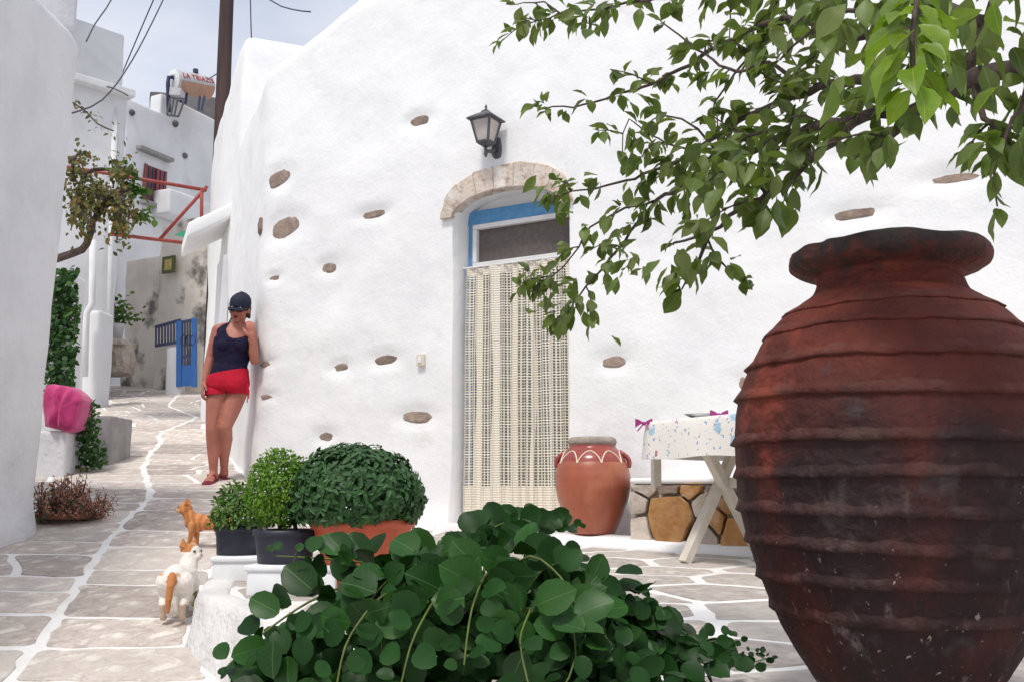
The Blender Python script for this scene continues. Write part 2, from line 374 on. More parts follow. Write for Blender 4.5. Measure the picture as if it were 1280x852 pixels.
def curtain_material():
    m = bpy.data.materials.new('cream_openwork_cotton'); m.use_nodes = True; t = m.node_tree; N, L = t.nodes, t.links
    b = N['Principled BSDF']; b.inputs['Roughness'].default_value = .9; b.inputs['Specular IOR Level'].default_value = .1
    uv = N.new('ShaderNodeTexCoord'); sep = N.new('ShaderNodeSeparateXYZ'); L.new(uv.outputs['UV'], sep.inputs[0])
    def math_(op, a, c=0.0):
        x = N.new('ShaderNodeMath'); x.operation = op
        for i, s in enumerate((a, c)):
            if isinstance(s, (float, int)): x.inputs[i].default_value = s
            else: L.new(s, x.inputs[i])
        return x.outputs[0]
    u, v = sep.outputs['X'], sep.outputs['Y']
    fu = math_('FRACT', math_('MULTIPLY', u, 54)); fv = math_('FRACT', math_('MULTIPLY', v, 88))
    hole = math_('MULTIPLY', math_('GREATER_THAN', fu, .42), math_('GREATER_THAN', fv, .36))
    strip = math_('GREATER_THAN', math_('SINE', math_('ADD', math_('MULTIPLY', u, 37), math_('MULTIPLY', math_('SINE', math_('MULTIPLY', v, 9)), .25))), -.6)
    band = math_('MULTIPLY', math_('GREATER_THAN', v, .13), math_('LESS_THAN', v, .965))
    hole = math_('MULTIPLY', math_('MULTIPLY', hole, strip), band)
    ns = N.new('ShaderNodeTexNoise'); ns.inputs['Scale'].default_value = 6; L.new(uv.outputs['Object'], ns.inputs['Vector'])
    mx = N.new('ShaderNodeMix'); mx.data_type = 'RGBA'; L.new(ns.outputs['Fac'], mx.inputs['Factor'])
    mx.inputs['A'].default_value = (.82, .77, .67, 1); mx.inputs['B'].default_value = (.76, .70, .59, 1)
    L.new(mx.outputs['Result'], b.inputs['Base Color'])
    wv = N.new('ShaderNodeBump'); wv.inputs['Strength'].default_value = .5; wv.inputs['Distance'].default_value = .004
    L.new(math_('ADD', math_('SINE', math_('MULTIPLY', v, 660)), math_('SINE', math_('MULTIPLY', u, 390))), wv.inputs['Height']); L.new(wv.outputs[0], b.inputs['Normal'])
    tr = N.new('ShaderNodeBsdfTransparent'); ms = N.new('ShaderNodeMixShader'); L.new(hole, ms.inputs[0])
    L.new(b.outputs[0], ms.inputs[1]); L.new(tr.outputs[0], ms.inputs[2]); L.new(ms.outputs[0], N['Material Output'].inputs[0])
    return m
M['curtain'] = curtain_material()

def cloth_print_material():
    m = bpy.data.materials.new('flower_print_cotton'); m.use_nodes = True; t = m.node_tree; N, L = t.nodes, t.links
    b = N['Principled BSDF']; b.inputs['Roughness'].default_value = .85; b.inputs['Specular IOR Level'].default_value = .15
    tcn = N.new('ShaderNodeTexCoord')
    def blobs(scale, thr, colr, prev, off):
        mpn = N.new('ShaderNodeMapping'); mpn.inputs['Location'].default_value = off; L.new(tcn.outputs['Object'], mpn.inputs[0])
        ds = N.new('ShaderNodeTexNoise'); ds.inputs['Scale'].default_value = 45; L.new(mpn.outputs[0], ds.inputs['Vector'])
        ad = N.new('ShaderNodeVectorMath'); ad.operation = 'MULTIPLY_ADD'; ad.inputs[1].default_value = (.06,) * 3
        L.new(ds.outputs['Color'], ad.inputs[0]); L.new(mpn.outputs[0], ad.inputs[2])
        vo = N.new('ShaderNodeTexVoronoi'); vo.inputs['Scale'].default_value = scale; L.new(ad.outputs[0], vo.inputs['Vector'])
        lt = N.new('ShaderNodeMath'); lt.operation = 'LESS_THAN'; lt.inputs[1].default_value = thr; L.new(vo.outputs['Distance'], lt.inputs[0])
        x = N.new('ShaderNodeMix'); x.data_type = 'RGBA'; L.new(lt.outputs[0], x.inputs['Factor'])
        if isinstance(prev, tuple): x.inputs['A'].default_value = (*prev, 1)
        else: L.new(prev, x.inputs['A'])
        x.inputs['B'].default_value = (*colr, 1); return x.outputs['Result']
    c = blobs(9, .24, (.36, .52, .62), (.76, .73, .68), (0, 0, 0))
    c = blobs(26, .20, (.20, .33, .55), c, (.03, .02, 0)); c = blobs(17, .15, (.30, .42, .36), c, (.4, .3, .2)); c = blobs(11, .11, (.45, .20, .26), c, (.8, .1, .6))
    L.new(c, b.inputs['Base Color'])
    return m
M['print'] = cloth_print_material()

# ------------------------------------------------------------------ ground profiles
PATH = [(-6, -1.60), (0, -.78), (3.95, -.178), (7.85, .42), (12.40, 1.17), (20, 2.43), (26, 3.3), (60, 6)]
def pz(y): return interp(PATH, y)
def tz(y): return .02 * (y - 5.2) if y < 5.2 else .055 * (y - 5.2)
EDGE = [(-3, 2.0), (0, .62), (1.5, -.02), (2.5, -.40), (3.3, -.80), (3.9, -1.20), (7.9, -2.02), (13, -4.05), (14, -3.2), (60, 6)]
def xr(y): return interp(EDGE, y)
def on_path(px, py):
    d = ray(px, py); lo, hi = .5, 60
    t = .5
    while t < 60:
        p = d * (t / d.y) + V((0, 0, H))
        if p.z <= pz(p.y): return p
        t += .004
    return p
def on_path_from_far(px, py):
    return on_path(px, py)
def on_terr(px, py):
    d = ray(px, py); t = .6
    while t < 12:
        p = d * (t / d.y) + V((0, 0, H))
        if p.z <= tz(p.y): return p
        t += .004
    return p

# front wall of the main house
C0 = V((-2.03, 7.88, 0)); DF = V((.87, -.494, 0)).normalized(); NF = V((DF.y, -DF.x, 0))      # NF points to the camera side
if NF.y > 0: NF = -NF
DS = V((-.371, .928, 0)).normalized(); NS = V((-DS.y, DS.x, 0))
if NS.x > 0: NS = -NS
def on_front(px, py, off=0):
    p = plane_hit(px, py, C0 + NF * off, NF); return p, (p - C0 - NF * off).dot(DF)

# ------------------------------------------------------------------ path and terrace sheets
def sheet(name, xs_fn, ys, zf, nx, m, jit=0.0):
    mb = MB(); rows = []
    for y in ys:
        a, b = xs_fn(y)
        rows.append([len(mb.v) + i for i in range(nx + 1)])
        for i in range(nx + 1):
            x = lerp(a, b, i / nx); mb.v.append((x, y, zf(y) + jit * fbm(x, y, 0, 1.7, 2)))
    for r0, r1 in zip(rows, rows[1:]):
        for i in range(nx): mb.f.append((r0[i], r0[i + 1], r1[i + 1], r1[i]))
    o = mb.build(name, m, smooth=True); tag(o, kind='structure'); return o
ysp = sorted(set([-6 + .25 * i for i in range(130)] + [12.40, 12.46] + [27 + 3 * i for i in range(12)]))
path = sheet('path', lambda y: (-26 if y > 6 else -9, xr(y) + .06), ysp, pz, 50, M['grout'], .002)
terrace = sheet('terrace', lambda y: (xr(y) + .05, 7.5), [-.8 + .2 * i for i in range(48)], tz, 40, M['grout'], .0015)
g = MB(); g.add([(-600, -300, -3), (600, -300, -3), (600, 900, -3), (-600, 900, -3)], [(0, 1, 2, 3)])
tag(g.build('ground', M['greyblock']), kind='structure')

# ------------------------------------------------------------------ flagstones, one by one
def clip(poly, a, b, c):
    out = []
    for i in range(len(poly)):
        p, q = poly[i - 1], poly[i]; dp, dq = a * p[0] + b * p[1] - c, a * q[0] + b * q[1] - c
        if (dp <= 0) != (dq <= 0):
            t = dp / (dp - dq); out.append((lerp(p[0], q[0], t), lerp(p[1], q[1], t)))
        if dq <= 0: out.append(q)
    return out
def area(p): return .5 * sum(p[i - 1][0] * p[i][1] - p[i][0] * p[i - 1][1] for i in range(len(p)))
def inset(poly, gap):
    if area(poly) < 0: poly = poly[::-1]
    out = list(poly)
    for i in range(len(poly)):
        p, q = poly[i - 1], poly[i]; dx, dy = q[0] - p[0], q[1] - p[1]; l = math.hypot(dx, dy)
        if l < 1e-6: continue
        nx, ny = dy / l, -dx / l
        out = clip(out, nx, ny, nx * p[0] + ny * p[1] - gap)
        if len(out) < 3: return []
    return out
def soften(poly, step=.09, amp=.018, cut=.13):
    q = []
    n = len(poly)
    for i in range(n):                       # cut the corners
        a, b, c = V((*poly[i - 1], 0)), V((*poly[i], 0)), V((*poly[(i + 1) % n], 0))
        k = min(.05, cut * (a - b).length, cut * (c - b).length)
        q += [b + (a - b).normalized() * k, b + (a - b).normalized() * k * .35 + (c - b).normalized() * k * .35, b + (c - b).normalized() * k]
    out = []
    for i in range(len(q)):
        a, b = q[i], q[(i + 1) % len(q)]; m = max(1, int((b - a).length / step))
        out += [a.lerp(b, j / m) for j in range(m)]
    return [(p.x + amp * nz(p.x, p.y, 3.3, 9), p.y + amp * nz(p.x, p.y, 8.1, 9)) for p in out]
def flagstone(parent, poly, zf, h, m, name='flagstone'):
    if area(poly) < 0: poly = poly[::-1]
    n = len(poly); cx = sum(p[0] for p in poly) / n; cy = sum(p[1] for p in poly) / n
    mb = MB(); dz = random.uniform(-.0004, .0012); tx, ty = random.uniform(-.003, .003), random.uniform(-.003, .003)
    vs = []
    for k, (grow, zz) in enumerate(((.004, -.012), (0, h - .002), (-.006, h))):
        for p in poly:
            dx, dy = p[0] - cx, p[1] - cy; l = math.hypot(dx, dy) or 1
            x, y = p[0] + dx / l * grow, p[1] + dy / l * grow
            vs.append((x - cx, y - cy, zf(y) - zf(cy) + zz + (dz + tx * dx + ty * dy if k else 0)))
    fs = [(k * n + i, k * n + (i + 1) % n, (k + 1) * n + (i + 1) % n, (k + 1) * n + i) for k in range(2) for i in range(n)] + [tuple(2 * n + i for i in range(n))]
    mb.add(vs, fs)
    o = bpy.data.objects.new(name, mb.mesh(name)); o.data.materials.append(m); col.objects.link(o); o.location = (cx, cy, zf(cy)); o.parent = parent
    return o
# terrace: irregular cells between whitewashed joints
seeds = []
y = 1.15
while y < 7.6:
    x = xr(y) - .1 + random.uniform(0, .3)
    while x < min(4.2, .75 * y + 1.2):
        seeds.append((x + random.uniform(-.17, .17), y + random.uniform(-.12, .12))); x += random.uniform(.42, .66)
    y += .40
def edge_hp(p, q, off):
    dx, dy = q[0] - p[0], q[1] - p[1]; l = math.hypot(dx, dy); nx, ny = -dy / l, dx / l     # left side of p->q is cut away
    return nx, ny, nx * p[0] + ny * p[1] - off
HPW = (-NF.x, -NF.y, -(NF.x * C0.x + NF.y * C0.y) - .10)
for i, s in enumerate(seeds):
    poly = [(s[0] - .6, s[1] - .6), (s[0] + .6, s[1] - .6), (s[0] + .6, s[1] + .6), (s[0] - .6, s[1] + .6)]
    gap = random.uniform(.020, .038)
    for j, t in enumerate(seeds):
        if i == j: continue
        dx, dy = t[0] - s[0], t[1] - s[1]; l = math.hypot(dx, dy)
        if l > 1.5: continue
        nx, ny = dx / l, dy / l
        poly = clip(poly, nx, ny, nx * s[0] + ny * s[1] + l / 2 - gap)
        if len(poly) < 3: break
    for hp in (edge_hp((xr(s[1] - .25), s[1] - .25), (xr(s[1] + .25), s[1] + .25), .11), HPW):
        if len(poly) >= 3: poly = clip(poly, *hp)
    if len(poly) < 3 or abs(area(poly)) < .012: continue
    flagstone(terrace, soften(poly), tz, .0028, M['flag'])
# path: transverse rows on either side of the winding white seam
seam_px = [(8, 852), (30, 830), (66, 785), (108, 715), (122, 693), (148, 660), (178, 632), (189, 618), (184, 603), (178, 584), (190, 566), (202, 552), (196, 542)]
seam = sorted([(p.y, p.x) for p in (on_path(*q) for q in seam_px)])
seam = [(0, seam[0][1] + 1.2)] + seam + [(13.2, -4.15), (15, -5.2), (18, -6.0), (21, -6.6)]
def sx(y): return interp(seam, y)
XL = [(0, -3.2), (5.9, -2.95), (6.3, -4.4), (9, -5.2), (12, -6.3), (17, -8.2), (20, -9)]
def rows(first):
    ys = list(first)
    while ys[-1] < 19.3:
        s = random.uniform(.26, .46) * (1 + max(0, ys[-1] - 9) * .08); n = ys[-1] + s
        ys.append(n)
    return ys
for side, first in ((1, [2.2, 2.75, 3.1, 3.42, 3.76, 4.18, 4.70, 4.98, 5.52, 5.98, 6.63, 7.12]), (-1, [2.2, 2.8, 3.37, 3.77, 4.21, 4.57, 4.83, 5.31, 5.63])):
    ys = rows(first); tl = [random.uniform(-.16, .16) * min(1, max(.4, (a - 2) * .2)) for a in ys]
    for (y0, t0), (y1, t1) in zip(zip(ys, tl), list(zip(ys, tl))[1:]):
        ym = (y0 + y1) / 2; inner = 0.0
        outer = (xr(ym) - .02 - sx(ym)) if side > 0 else (sx(ym) - interp(XL, ym))
        if ym > 12.4 and side > 0: outer = 1.6
        cuts = [-.004 + .014 * random.random()]
        while outer - cuts[-1] > .75: cuts.append(cuts[-1] + random.uniform(.34, .8))
        if outer - cuts[-1] < .3 and len(cuts) > 1: cuts.pop()
        cuts.append(outer)
        sl = [0] + [random.uniform(-.22, .22) for _ in cuts[1:-1]] + [0]
        for (c0, s0), (c1, s1) in zip(zip(cuts, sl), list(zip(cuts, sl))[1:]):
            def P(c, s, y, t):
                cc = c + s * ((y - ym) / (y1 - y0)); return (sx(y) + side * cc, y + t * min(c, 1.0))
            poly = [P(c0, s0, y0, t0), P(c1, s1, y0, t0), P(c1, s1, y1, t1), P(c0, s0, y1, t1)]
            if side > 0 and ym < 12.4:
                poly = [(min(x, xr(y) - .03), y) for x, y in poly]
            if area(poly) < 0: poly = poly[::-1]
            poly = inset(poly, random.uniform(.015, .027))
            if len(poly) < 3 or abs(area(poly)) < .01: continue
            # widen the joint along the seam
            flagstone(path, soften(poly, .07, .022, .08), pz, .0042, M['pathflag'])

# ------------------------------------------------------------------ retaining wall of the terrace
def low_wall():
    mb = MB(); rings = []
    ys = [.2 + .06 * i for i in range(126)]
    for y in ys:
        x = xr(y); top = max(tz(y) + .012, pz(y) + .02)
        if y > 4.3: top = max(tz(y), pz(y)) + .018
        bot = min(pz(y), tz(y)) - .15
        w = .12; b = .014 * fbm(x, y, 1, 2.2)
        bt_ = .13 if y < 3.85 else .03
        prof = [(-bt_ + b, bot), (-.5 * bt_ + b, lerp(bot, top, .5)), (-.012 + b, top - .04), (.0 + b, top - .012), (.02 + b, top - .002),
                (.06, top + .004 * nz(x, y, 5, 6)), (w - .02, top), (w, top - .012), (w + .01, bot)]
        rings.append([V((x + px_ + .008 * fbm(x, y, q[1] if False else pz_, 7, 2), y, pz_ + .006 * fbm(x, y, px_, 6, 2))) for q in [0] for px_, pz_ in prof])
    mb.loft(rings)
    mb.build('retaining_wall', M['plaster_low'], smooth=True, label='low whitewashed retaining wall along the edge of the paved terrace, beside the cats', cat='low wall')
low_wall()

# ------------------------------------------------------------------ main house
WALL_TOP = 3.92
def plan(t):
    # smoothed polyline: t > 0 along the front, t < 0 along the alley side
    pos = V((0, 0, 0)); k = 7; rad = .16
    for i in range(k):
        tt = t + rad * (2 * i / (k - 1) - 1)
        pos += C0 + (DF * tt if tt > 0 else DS * (-tt))
    pos /= k
    w = max(0, min(1, (t + rad) / (2 * rad))); n = (NS * (1 - w) + NF * w).normalized()
    return pos, n
# exposed stones: pixel centre, width, height, tilt
STONES = [(523, 150, 28, 14, 0), (348, 222, 32, 21, 15), (356, 283, 44, 26, 18), (465, 267, 34, 11, 3), (409, 334, 21, 15, 0), (342, 347, 18, 7, 0),
          (480, 449, 32, 13, 8), (425, 459, 22, 11, 5), (333, 454, 22, 7, 5), (334, 495, 22, 6, 0), (518, 521, 38, 15, -3), (407, 545, 22, 12, 0),
          (1070, 267, 50, 15, 2), (1191, 222, 60, 14, 0), (1072, 190, 42, 12, 0), (766, 452, 32, 16, 3), (930, 478, 14, 18, 0)]
stones = []
for (px, py, w, h, tilt) in STONES:
    p, u = on_front(px, py); dep = p.y
    stones.append((p, u, p.z, w * dep / F / .83 * .5, h * dep / F * .5, tilt))
zsill = on_front(583, 654)[0].z
u0 = on_front(565, 500)[1]; u1 = on_front(713, 500)[1]
zspring = on_front(566, 274)[0].z; zapex = on_front(640, 233)[0].z
UM = (u0 + u1) / 2; UW = (u1 - u0) / 2
ua_ = on_front(701, 240)[1]; AUM = (u0 + ua_) / 2; AUW = (ua_ - u0) / 2
def arch_z(u): 
    q = max(-1, min(1, (u - AUM) / AUW)); return zspring + (zapex - zspring) * math.sqrt(max(0, 1 - q * q)) ** 1.0
def disp(t, z):
    d = .022 * fbm(t, z, 0, .9, 3) + .007 * fbm(t + 5, z, 2, 3.5, 2) + .018 * (2.5 - z) * .35
    d += .05 * max(0, 1 - max(0, z - (pz(7) if t < 0 else .1)) / .22) ** 2
    for (p, u, zz, hw, hh, tl) in stones:
        a, b = (t - u) / (hw * 1.35), (z - zz) / (hh * 1.6)
        r = a * a + b * b
        if r < 4: d -= .024 * math.exp(-r * r * .7)
    return d
house = thing('main_house', plan(2)[0] + V((0, 0, 0)), 'large whitewashed house with exposed brown stones, arched doorway and blue door frame', 'house')
def wall_point(t, z, extra=0):
    p, n = plan(t); q = p + n * (disp(t, z) + extra); q.z = z; return q
def add_grid(mb, ts, zfun, nrow, crown=True):
    cols_ = []
    for t in ts:
        z0, z1 = zfun(t); p, n = plan(t); cl = []
        for j in range(nrow + 1):
            z = lerp(z0, z1, j / nrow); cl.append(wall_point(t, z))
        if crown:
            base = disp(t, z1)
            for a in (20, 40, 60, 80, 90):
                q = p + n * (base - .13 * (1 - math.cos(R(a)))); q.z = z1 + .13 * math.sin(R(a)); cl.append(q)
            q = p + n * (base - .9); q.z = z1 + .13; cl.append(q)
            q = p + n * (base - 2.6); q.z = z1 + .10; cl.append(q)
        cols_.append(cl)
    o = len(mb.v); m = len(cols_[0])
    for c in cols_: mb.v += [tuple(p) for p in c]
    for i in range(len(cols_) - 1):
        for j in range(m - 1):
            a = o + i * m + j; mb.f.append((a, a + m, a + m + 1, a + 1))
def fr(a, b, step):
    n = max(1, int(round((b - a) / step))); return [lerp(a, b, i / n) for i in range(n + 1)]
def ztop(t): return WALL_TOP - .13 + .05 * nz(t, 0, 0, .8) + .34 * max(0, min(1, (t - .05) / .9)) ** 1.3 + .10 * max(0, t - 1)
mb = MB()
add_grid(mb, fr(-2.3, u0, .045), lambda t: (-.3, ztop(t)), 110)
add_grid(mb, fr(u0, u1, .03), lambda t: (arch_z(t) , ztop(t)), 40)
add_grid(mb, fr(u1, 6.4, .05), lambda t: (-.4, ztop(t)), 110)
wall = mb.build('wall', M['plaster'], house, smooth=True)
# right gable end, closes the house
mb = MB(); e0 = plan(6.4)[0]
mb.add([e0 + V((0, 0, -.4)), e0 - NF * 2.6 + V((0, 0, -.4)), e0 - NF * 2.6 + V((0, 0, WALL_TOP)), e0 + V((0, 0, WALL_TOP))], [(0, 1, 2, 3)])
mb.build('end_wall', M['plaster'], house)
# stones in the plaster
def rough_stone(hw, hh, dep, seed, m, nu=14):
    mb = MB(); rings = []
    for k, (s, zz) in enumerate(((1.05, -dep), (1.0, 0), (.86, dep * .5), (.55, dep * .75))):
        ring = []
        for i in range(nu):
            a = 2 * math.pi * i / nu; ca, sa = math.cos(a), math.sin(a)
            pw = .72; r = 1 + .16 * nz(ca * 1.3, sa * 1.3, seed, 1.1) + .08 * nz(ca, sa, seed + 9, 3)
            ring.append(V((math.copysign(abs(ca) ** pw, ca) * hw * s * r, math.copysign(abs(sa) ** pw, sa) * hh * s * r, zz + dep * .35 * nz(ca * s, sa * s, seed, 2.2))))
        rings.append(ring)
    mb.loft(rings); return mb
for i, (p, u, zz, hw, hh, tl) in enumerate(stones):
    sm = rough_stone(hw, hh, .011, i * 3.7, None)
    q = wall_point(u, zz, -.001); rot = Matrix((DF, V((0, 0, 1)), NF)).transposed() @ Matrix.Rotation(R(tl), 3, 'Z')
    sm.v = [tuple(rot @ V(v) + q) for v in sm.v]
    sm.build('stone', M['wallstone'], wall)
# narrow stones on the alley side
for tt, zz, hh in ((-.16, at(313, 282, 8.0).z, .075), (-.95, at(297, 470, 8.7).z, .05)):
    sm = rough_stone(.06, hh, .016, tt * 9, None); p, n = plan(tt)
    tdir = V((-n.y, n.x, 0)); q = wall_point(tt, zz, .008); rot = Matrix((tdir, V((0, 0, 1)), n)).transposed()
    sm.v = [tuple(rot @ V(v) + q) for v in sm.v]; sm.build('stone', M['wallstone'], wall)
# doorway
DEP = .19
def fpt(u, z, off=0): 
    q = C0 + DF * u + NF * off; return V((q.x, q.y, z))
us = fr(u0, u1, .04)
mb = MB()                                        # reveal: jambs and arch soffit, slightly rounded at the wall face
outl = [(u0, zsill - .12)] + [(u0, lerp(zsill, zspring, i / 6)) for i in range(7)] + [(u, arch_z(u)) for u in us[1:-1]] + [(u1, lerp(zspring, zsill, i / 6)) for i in range(7)] + [(u1, zsill - .12)]
rings = []
for (u, z) in outl:
    fr0 = wall_point(u, z, 0); inw = DF * (1 if u < UM - UW * .98 else (-1 if u > UM + UW * .98 else 0))
    dz = 0 if inw.length else -.0
    row = [fr0 + NF * .001, fr0 - NF * .025 + inw * .012, fr0 - NF * .06 + inw * .02, V((*(C0 + DF * u - NF * (DEP + .05)).xy, z)) + inw * .03]
    rings.append(row)
o0 = 0
for r_ in rings: mb.v += [tuple(p) for p in r_]
for i in range(len(rings) - 1):
    for j in range(3): a = i * 4 + j; mb.f.append((a, a + 1, a + 5, a + 4))
mb.build('door_reveal', M['plaster'], house, smooth=True)
mb = MB()                                        # threshold step
mb.box(fpt(UM, zsill - .08, -.02), (UW * 2 + .10, .34, .165), Matrix((DF, -NF, V((0, 0, 1)))).transposed())
mb.build('threshold', M['plaster'], house, bevel=.02, smooth=True)
# arch stones
ang0, nv_ = 0, 9
def arch_outer(s):      # s -1..1 along the arch -> inner point and outward direction
    a = math.pi * (1 - (s + 1) / 2); cu, cz = math.cos(a), math.sin(a)
    pin = (AUM + AUW * 1.01 * cu, zspring + (zapex - zspring) * cz)
    nrm = V((cu / AUW, cz / (zapex - zspring))); nrm.normalize()
    return pin, nrm
th_arch = .16
for k in range(nv_):
    s0, s1 = -1 + 2 * k / nv_ + .001, -1 + 2 * (k + 1) / nv_ - .001
    ringf, ringb = [], []
    rr = random.uniform(.97, 1.03)
    for lay, off in ((0, .030), (1, -.06)):
        pts = []
        for s in (s0, (2 * s0 + s1) / 3, (s0 + 2 * s1) / 3, s1):
            pin, nr = arch_outer(s); sq = max(.5, min(1, nr.y * 1.5 + .35)); w_ = 0.006 * nz(s * 3, k, 1, 3)
            pts.append((pin[0] - nr.x * .012 + w_, pin[1] - nr.y * .012))
        for s in (s1, (s0 + 2 * s1) / 3, (2 * s0 + s1) / 3, s0):
            pin, nr = arch_outer(s); w_ = th_arch * rr * (1 + .10 * nz(s * 4, k, 2, 2)) * max(.55, abs(nr.y))
            pts.append((pin[0] + nr.x * w_, pin[1] + nr.y * w_))
        for (u, z) in pts:
            e = .006 * nz(u * 9, z * 9, k, 1)
            (ringf if lay == 0 else ringb).append(wall_point(u, z, off + e))
    mb = MB(); cen = sum((V(p) for p in ringf), V()) / len(ringf)
    mid = [cen + (p - cen) * .93 + NF * .005 for p in ringf]
    mb.loft([ringb, ringf, mid])
    mb.build('arch_stone', M['archstone'], house, smooth=False)
# door frame and backing panel set back in the opening
zl = on_front(590, 282, -DEP)[0].z                     # underside of the blue lintel at its left end
zlt = on_front(588, 270, -DEP)[0].z
ztr = on_front(590, 337, -DEP)[0].z                    # bottom of transom
mb = MB(); 
for dz0, dz1, u_a, u_b in ((zlt + .003, zapex + .03, u0 - .02, u1 + .02),):
    mb.box(fpt((u_a + u_b) / 2, (dz0 + dz1) / 2, -DEP - .02), (u_b - u_a, .05, dz1 - dz0), Matrix((DF, -NF, V((0, 0, 1)))).transposed())
mb.build('tympanum', M['plaster'], house)
RF = Matrix((DF, -NF, V((0, 0, 1)))).transposed()
door = MB(); door.box(fpt(UM, (zsill + ztr) / 2, -DEP - .12), (UW * 2 + .02, .04, ztr - zsill + .1), RF); dob = door.build('door', M['door'], house)  # backing panel; its grey-green colour stands for the dim room behind the curtain
mb = MB()
mb.box(fpt(UM, (zl + zlt) / 2 + .004, -DEP), (UW * 2 + .02, .07, abs(zlt - zl) + .03), RF)
mb.build('lintel', M['blue'], dob, bevel=.004)
for uu in (u0 + .05, u1 - .012):
    mb = MB(); mb.box(fpt(uu, (zsill + zl) / 2, -DEP + .0), (.034, .06, zl - zsill - .012), RF); mb.build('jamb', M['blue'], dob, bevel=.004)
zt0, zt1 = ztr, zl - .012
for (ua, ub, za, zb) in ((u0 + .068, u1 - .03, zt1 - .035, zt1), (u0 + .068, u1 - .03, zt0, zt0 + .035), (u0 + .068, u0 + .102, zt0 + .036, zt1 - .036), (u1 - .064, u1 - .03, zt0 + .036, zt1 - .036)):
    mb = MB(); mb.box(fpt((ua + ub) / 2, (za + zb) / 2, -DEP + .02), (ub - ua, .04, zb - za), RF); mb.build('transom_frame', M['white_paint'], dob, bevel=.003)
mb = MB(); mb.box(fpt(UM + .03, (zt0 + zt1) / 2, -DEP - .005), (UW * 2 - .13, .01, zt1 - zt0 - .03), RF); mb.build('transom_screen', M['screen'], dob)
mb = MB(); mb.box(fpt(UM, zt0 - .022, -DEP - .005), (UW * 2 - .05, .05, .035), RF); mb.build('transom_rail', M['blue'], dob)
# meter / switch box
p, uu = on_front(528, 450); mb = MB(); mb.box(wall_point(uu, p.z, .012), (.065, .03, .085), RF); sw = mb.build('switch_box', M['ivory'], house, bevel=.006)
mb = MB(); mb.box(wall_point(uu, p.z, .029), (.03, .012, .045), RF); mb.build('switch_rocker', M['white_paint'], sw, bevel=.003)

# curtain
def curtain():
    nu_, nv2 = 150, 40; ua, ub = u0 + .05, u1 - .035; za, zb = zsill + .025, ztr - .012
    mb = MB(); uvs = []
    for j in range(nv2 + 1):
        v = j / nv2
        for i in range(nu_ + 1):
            s = i / nu_; full = .35 + .65 * (1 - v)
            ph = s * 78 + 1.6 * math.sin(s * 11) + .5 * math.sin(v * 3 + s * 20)
            off = -.105 + .022 * math.sin(ph) * (.55 + .45 * (1 - v)) + .015 * math.sin(s * 23 + 1.3 + .6 * v) + .012 * nz(s * 5, v * 2, 0, 1)
            u = lerp(ua, ub, s) + .008 * math.cos(ph) + (.02 * (1 - v) * (s - .4))
            p = fpt(u, lerp(za, zb, v) + .008 * nz(s * 7, 1, 0) * (1 - v), off); mb.v.append(tuple(p)); uvs.append((s, v))
    for j in range(nv2):
        for i in range(nu_):
            a = j * (nu_ + 1) + i; mb.f.append((a, a + 1, a + nu_ + 2, a + nu_ + 1))
    me = mb.mesh('curtain'); ul = me.uv_layers.new(name='uv')
    for lp in me.loops: ul.data[lp.index].uv = uvs[lp.vertex_index]
    root = thing('door_curtain', fpt(UM, zsill, -.1), 'cream openwork cotton curtain hanging in the arched doorway', 'curtain')
    link('cloth', me, M['curtain'], root, smooth=True)
    rod = MB(); rod.tube([fpt(ua - .03, zb + .004, -.105), fpt(ub + .02, zb + .004, -.105)], .007, 8); rod.build('rod', M['white_paint'], root)
curtain()

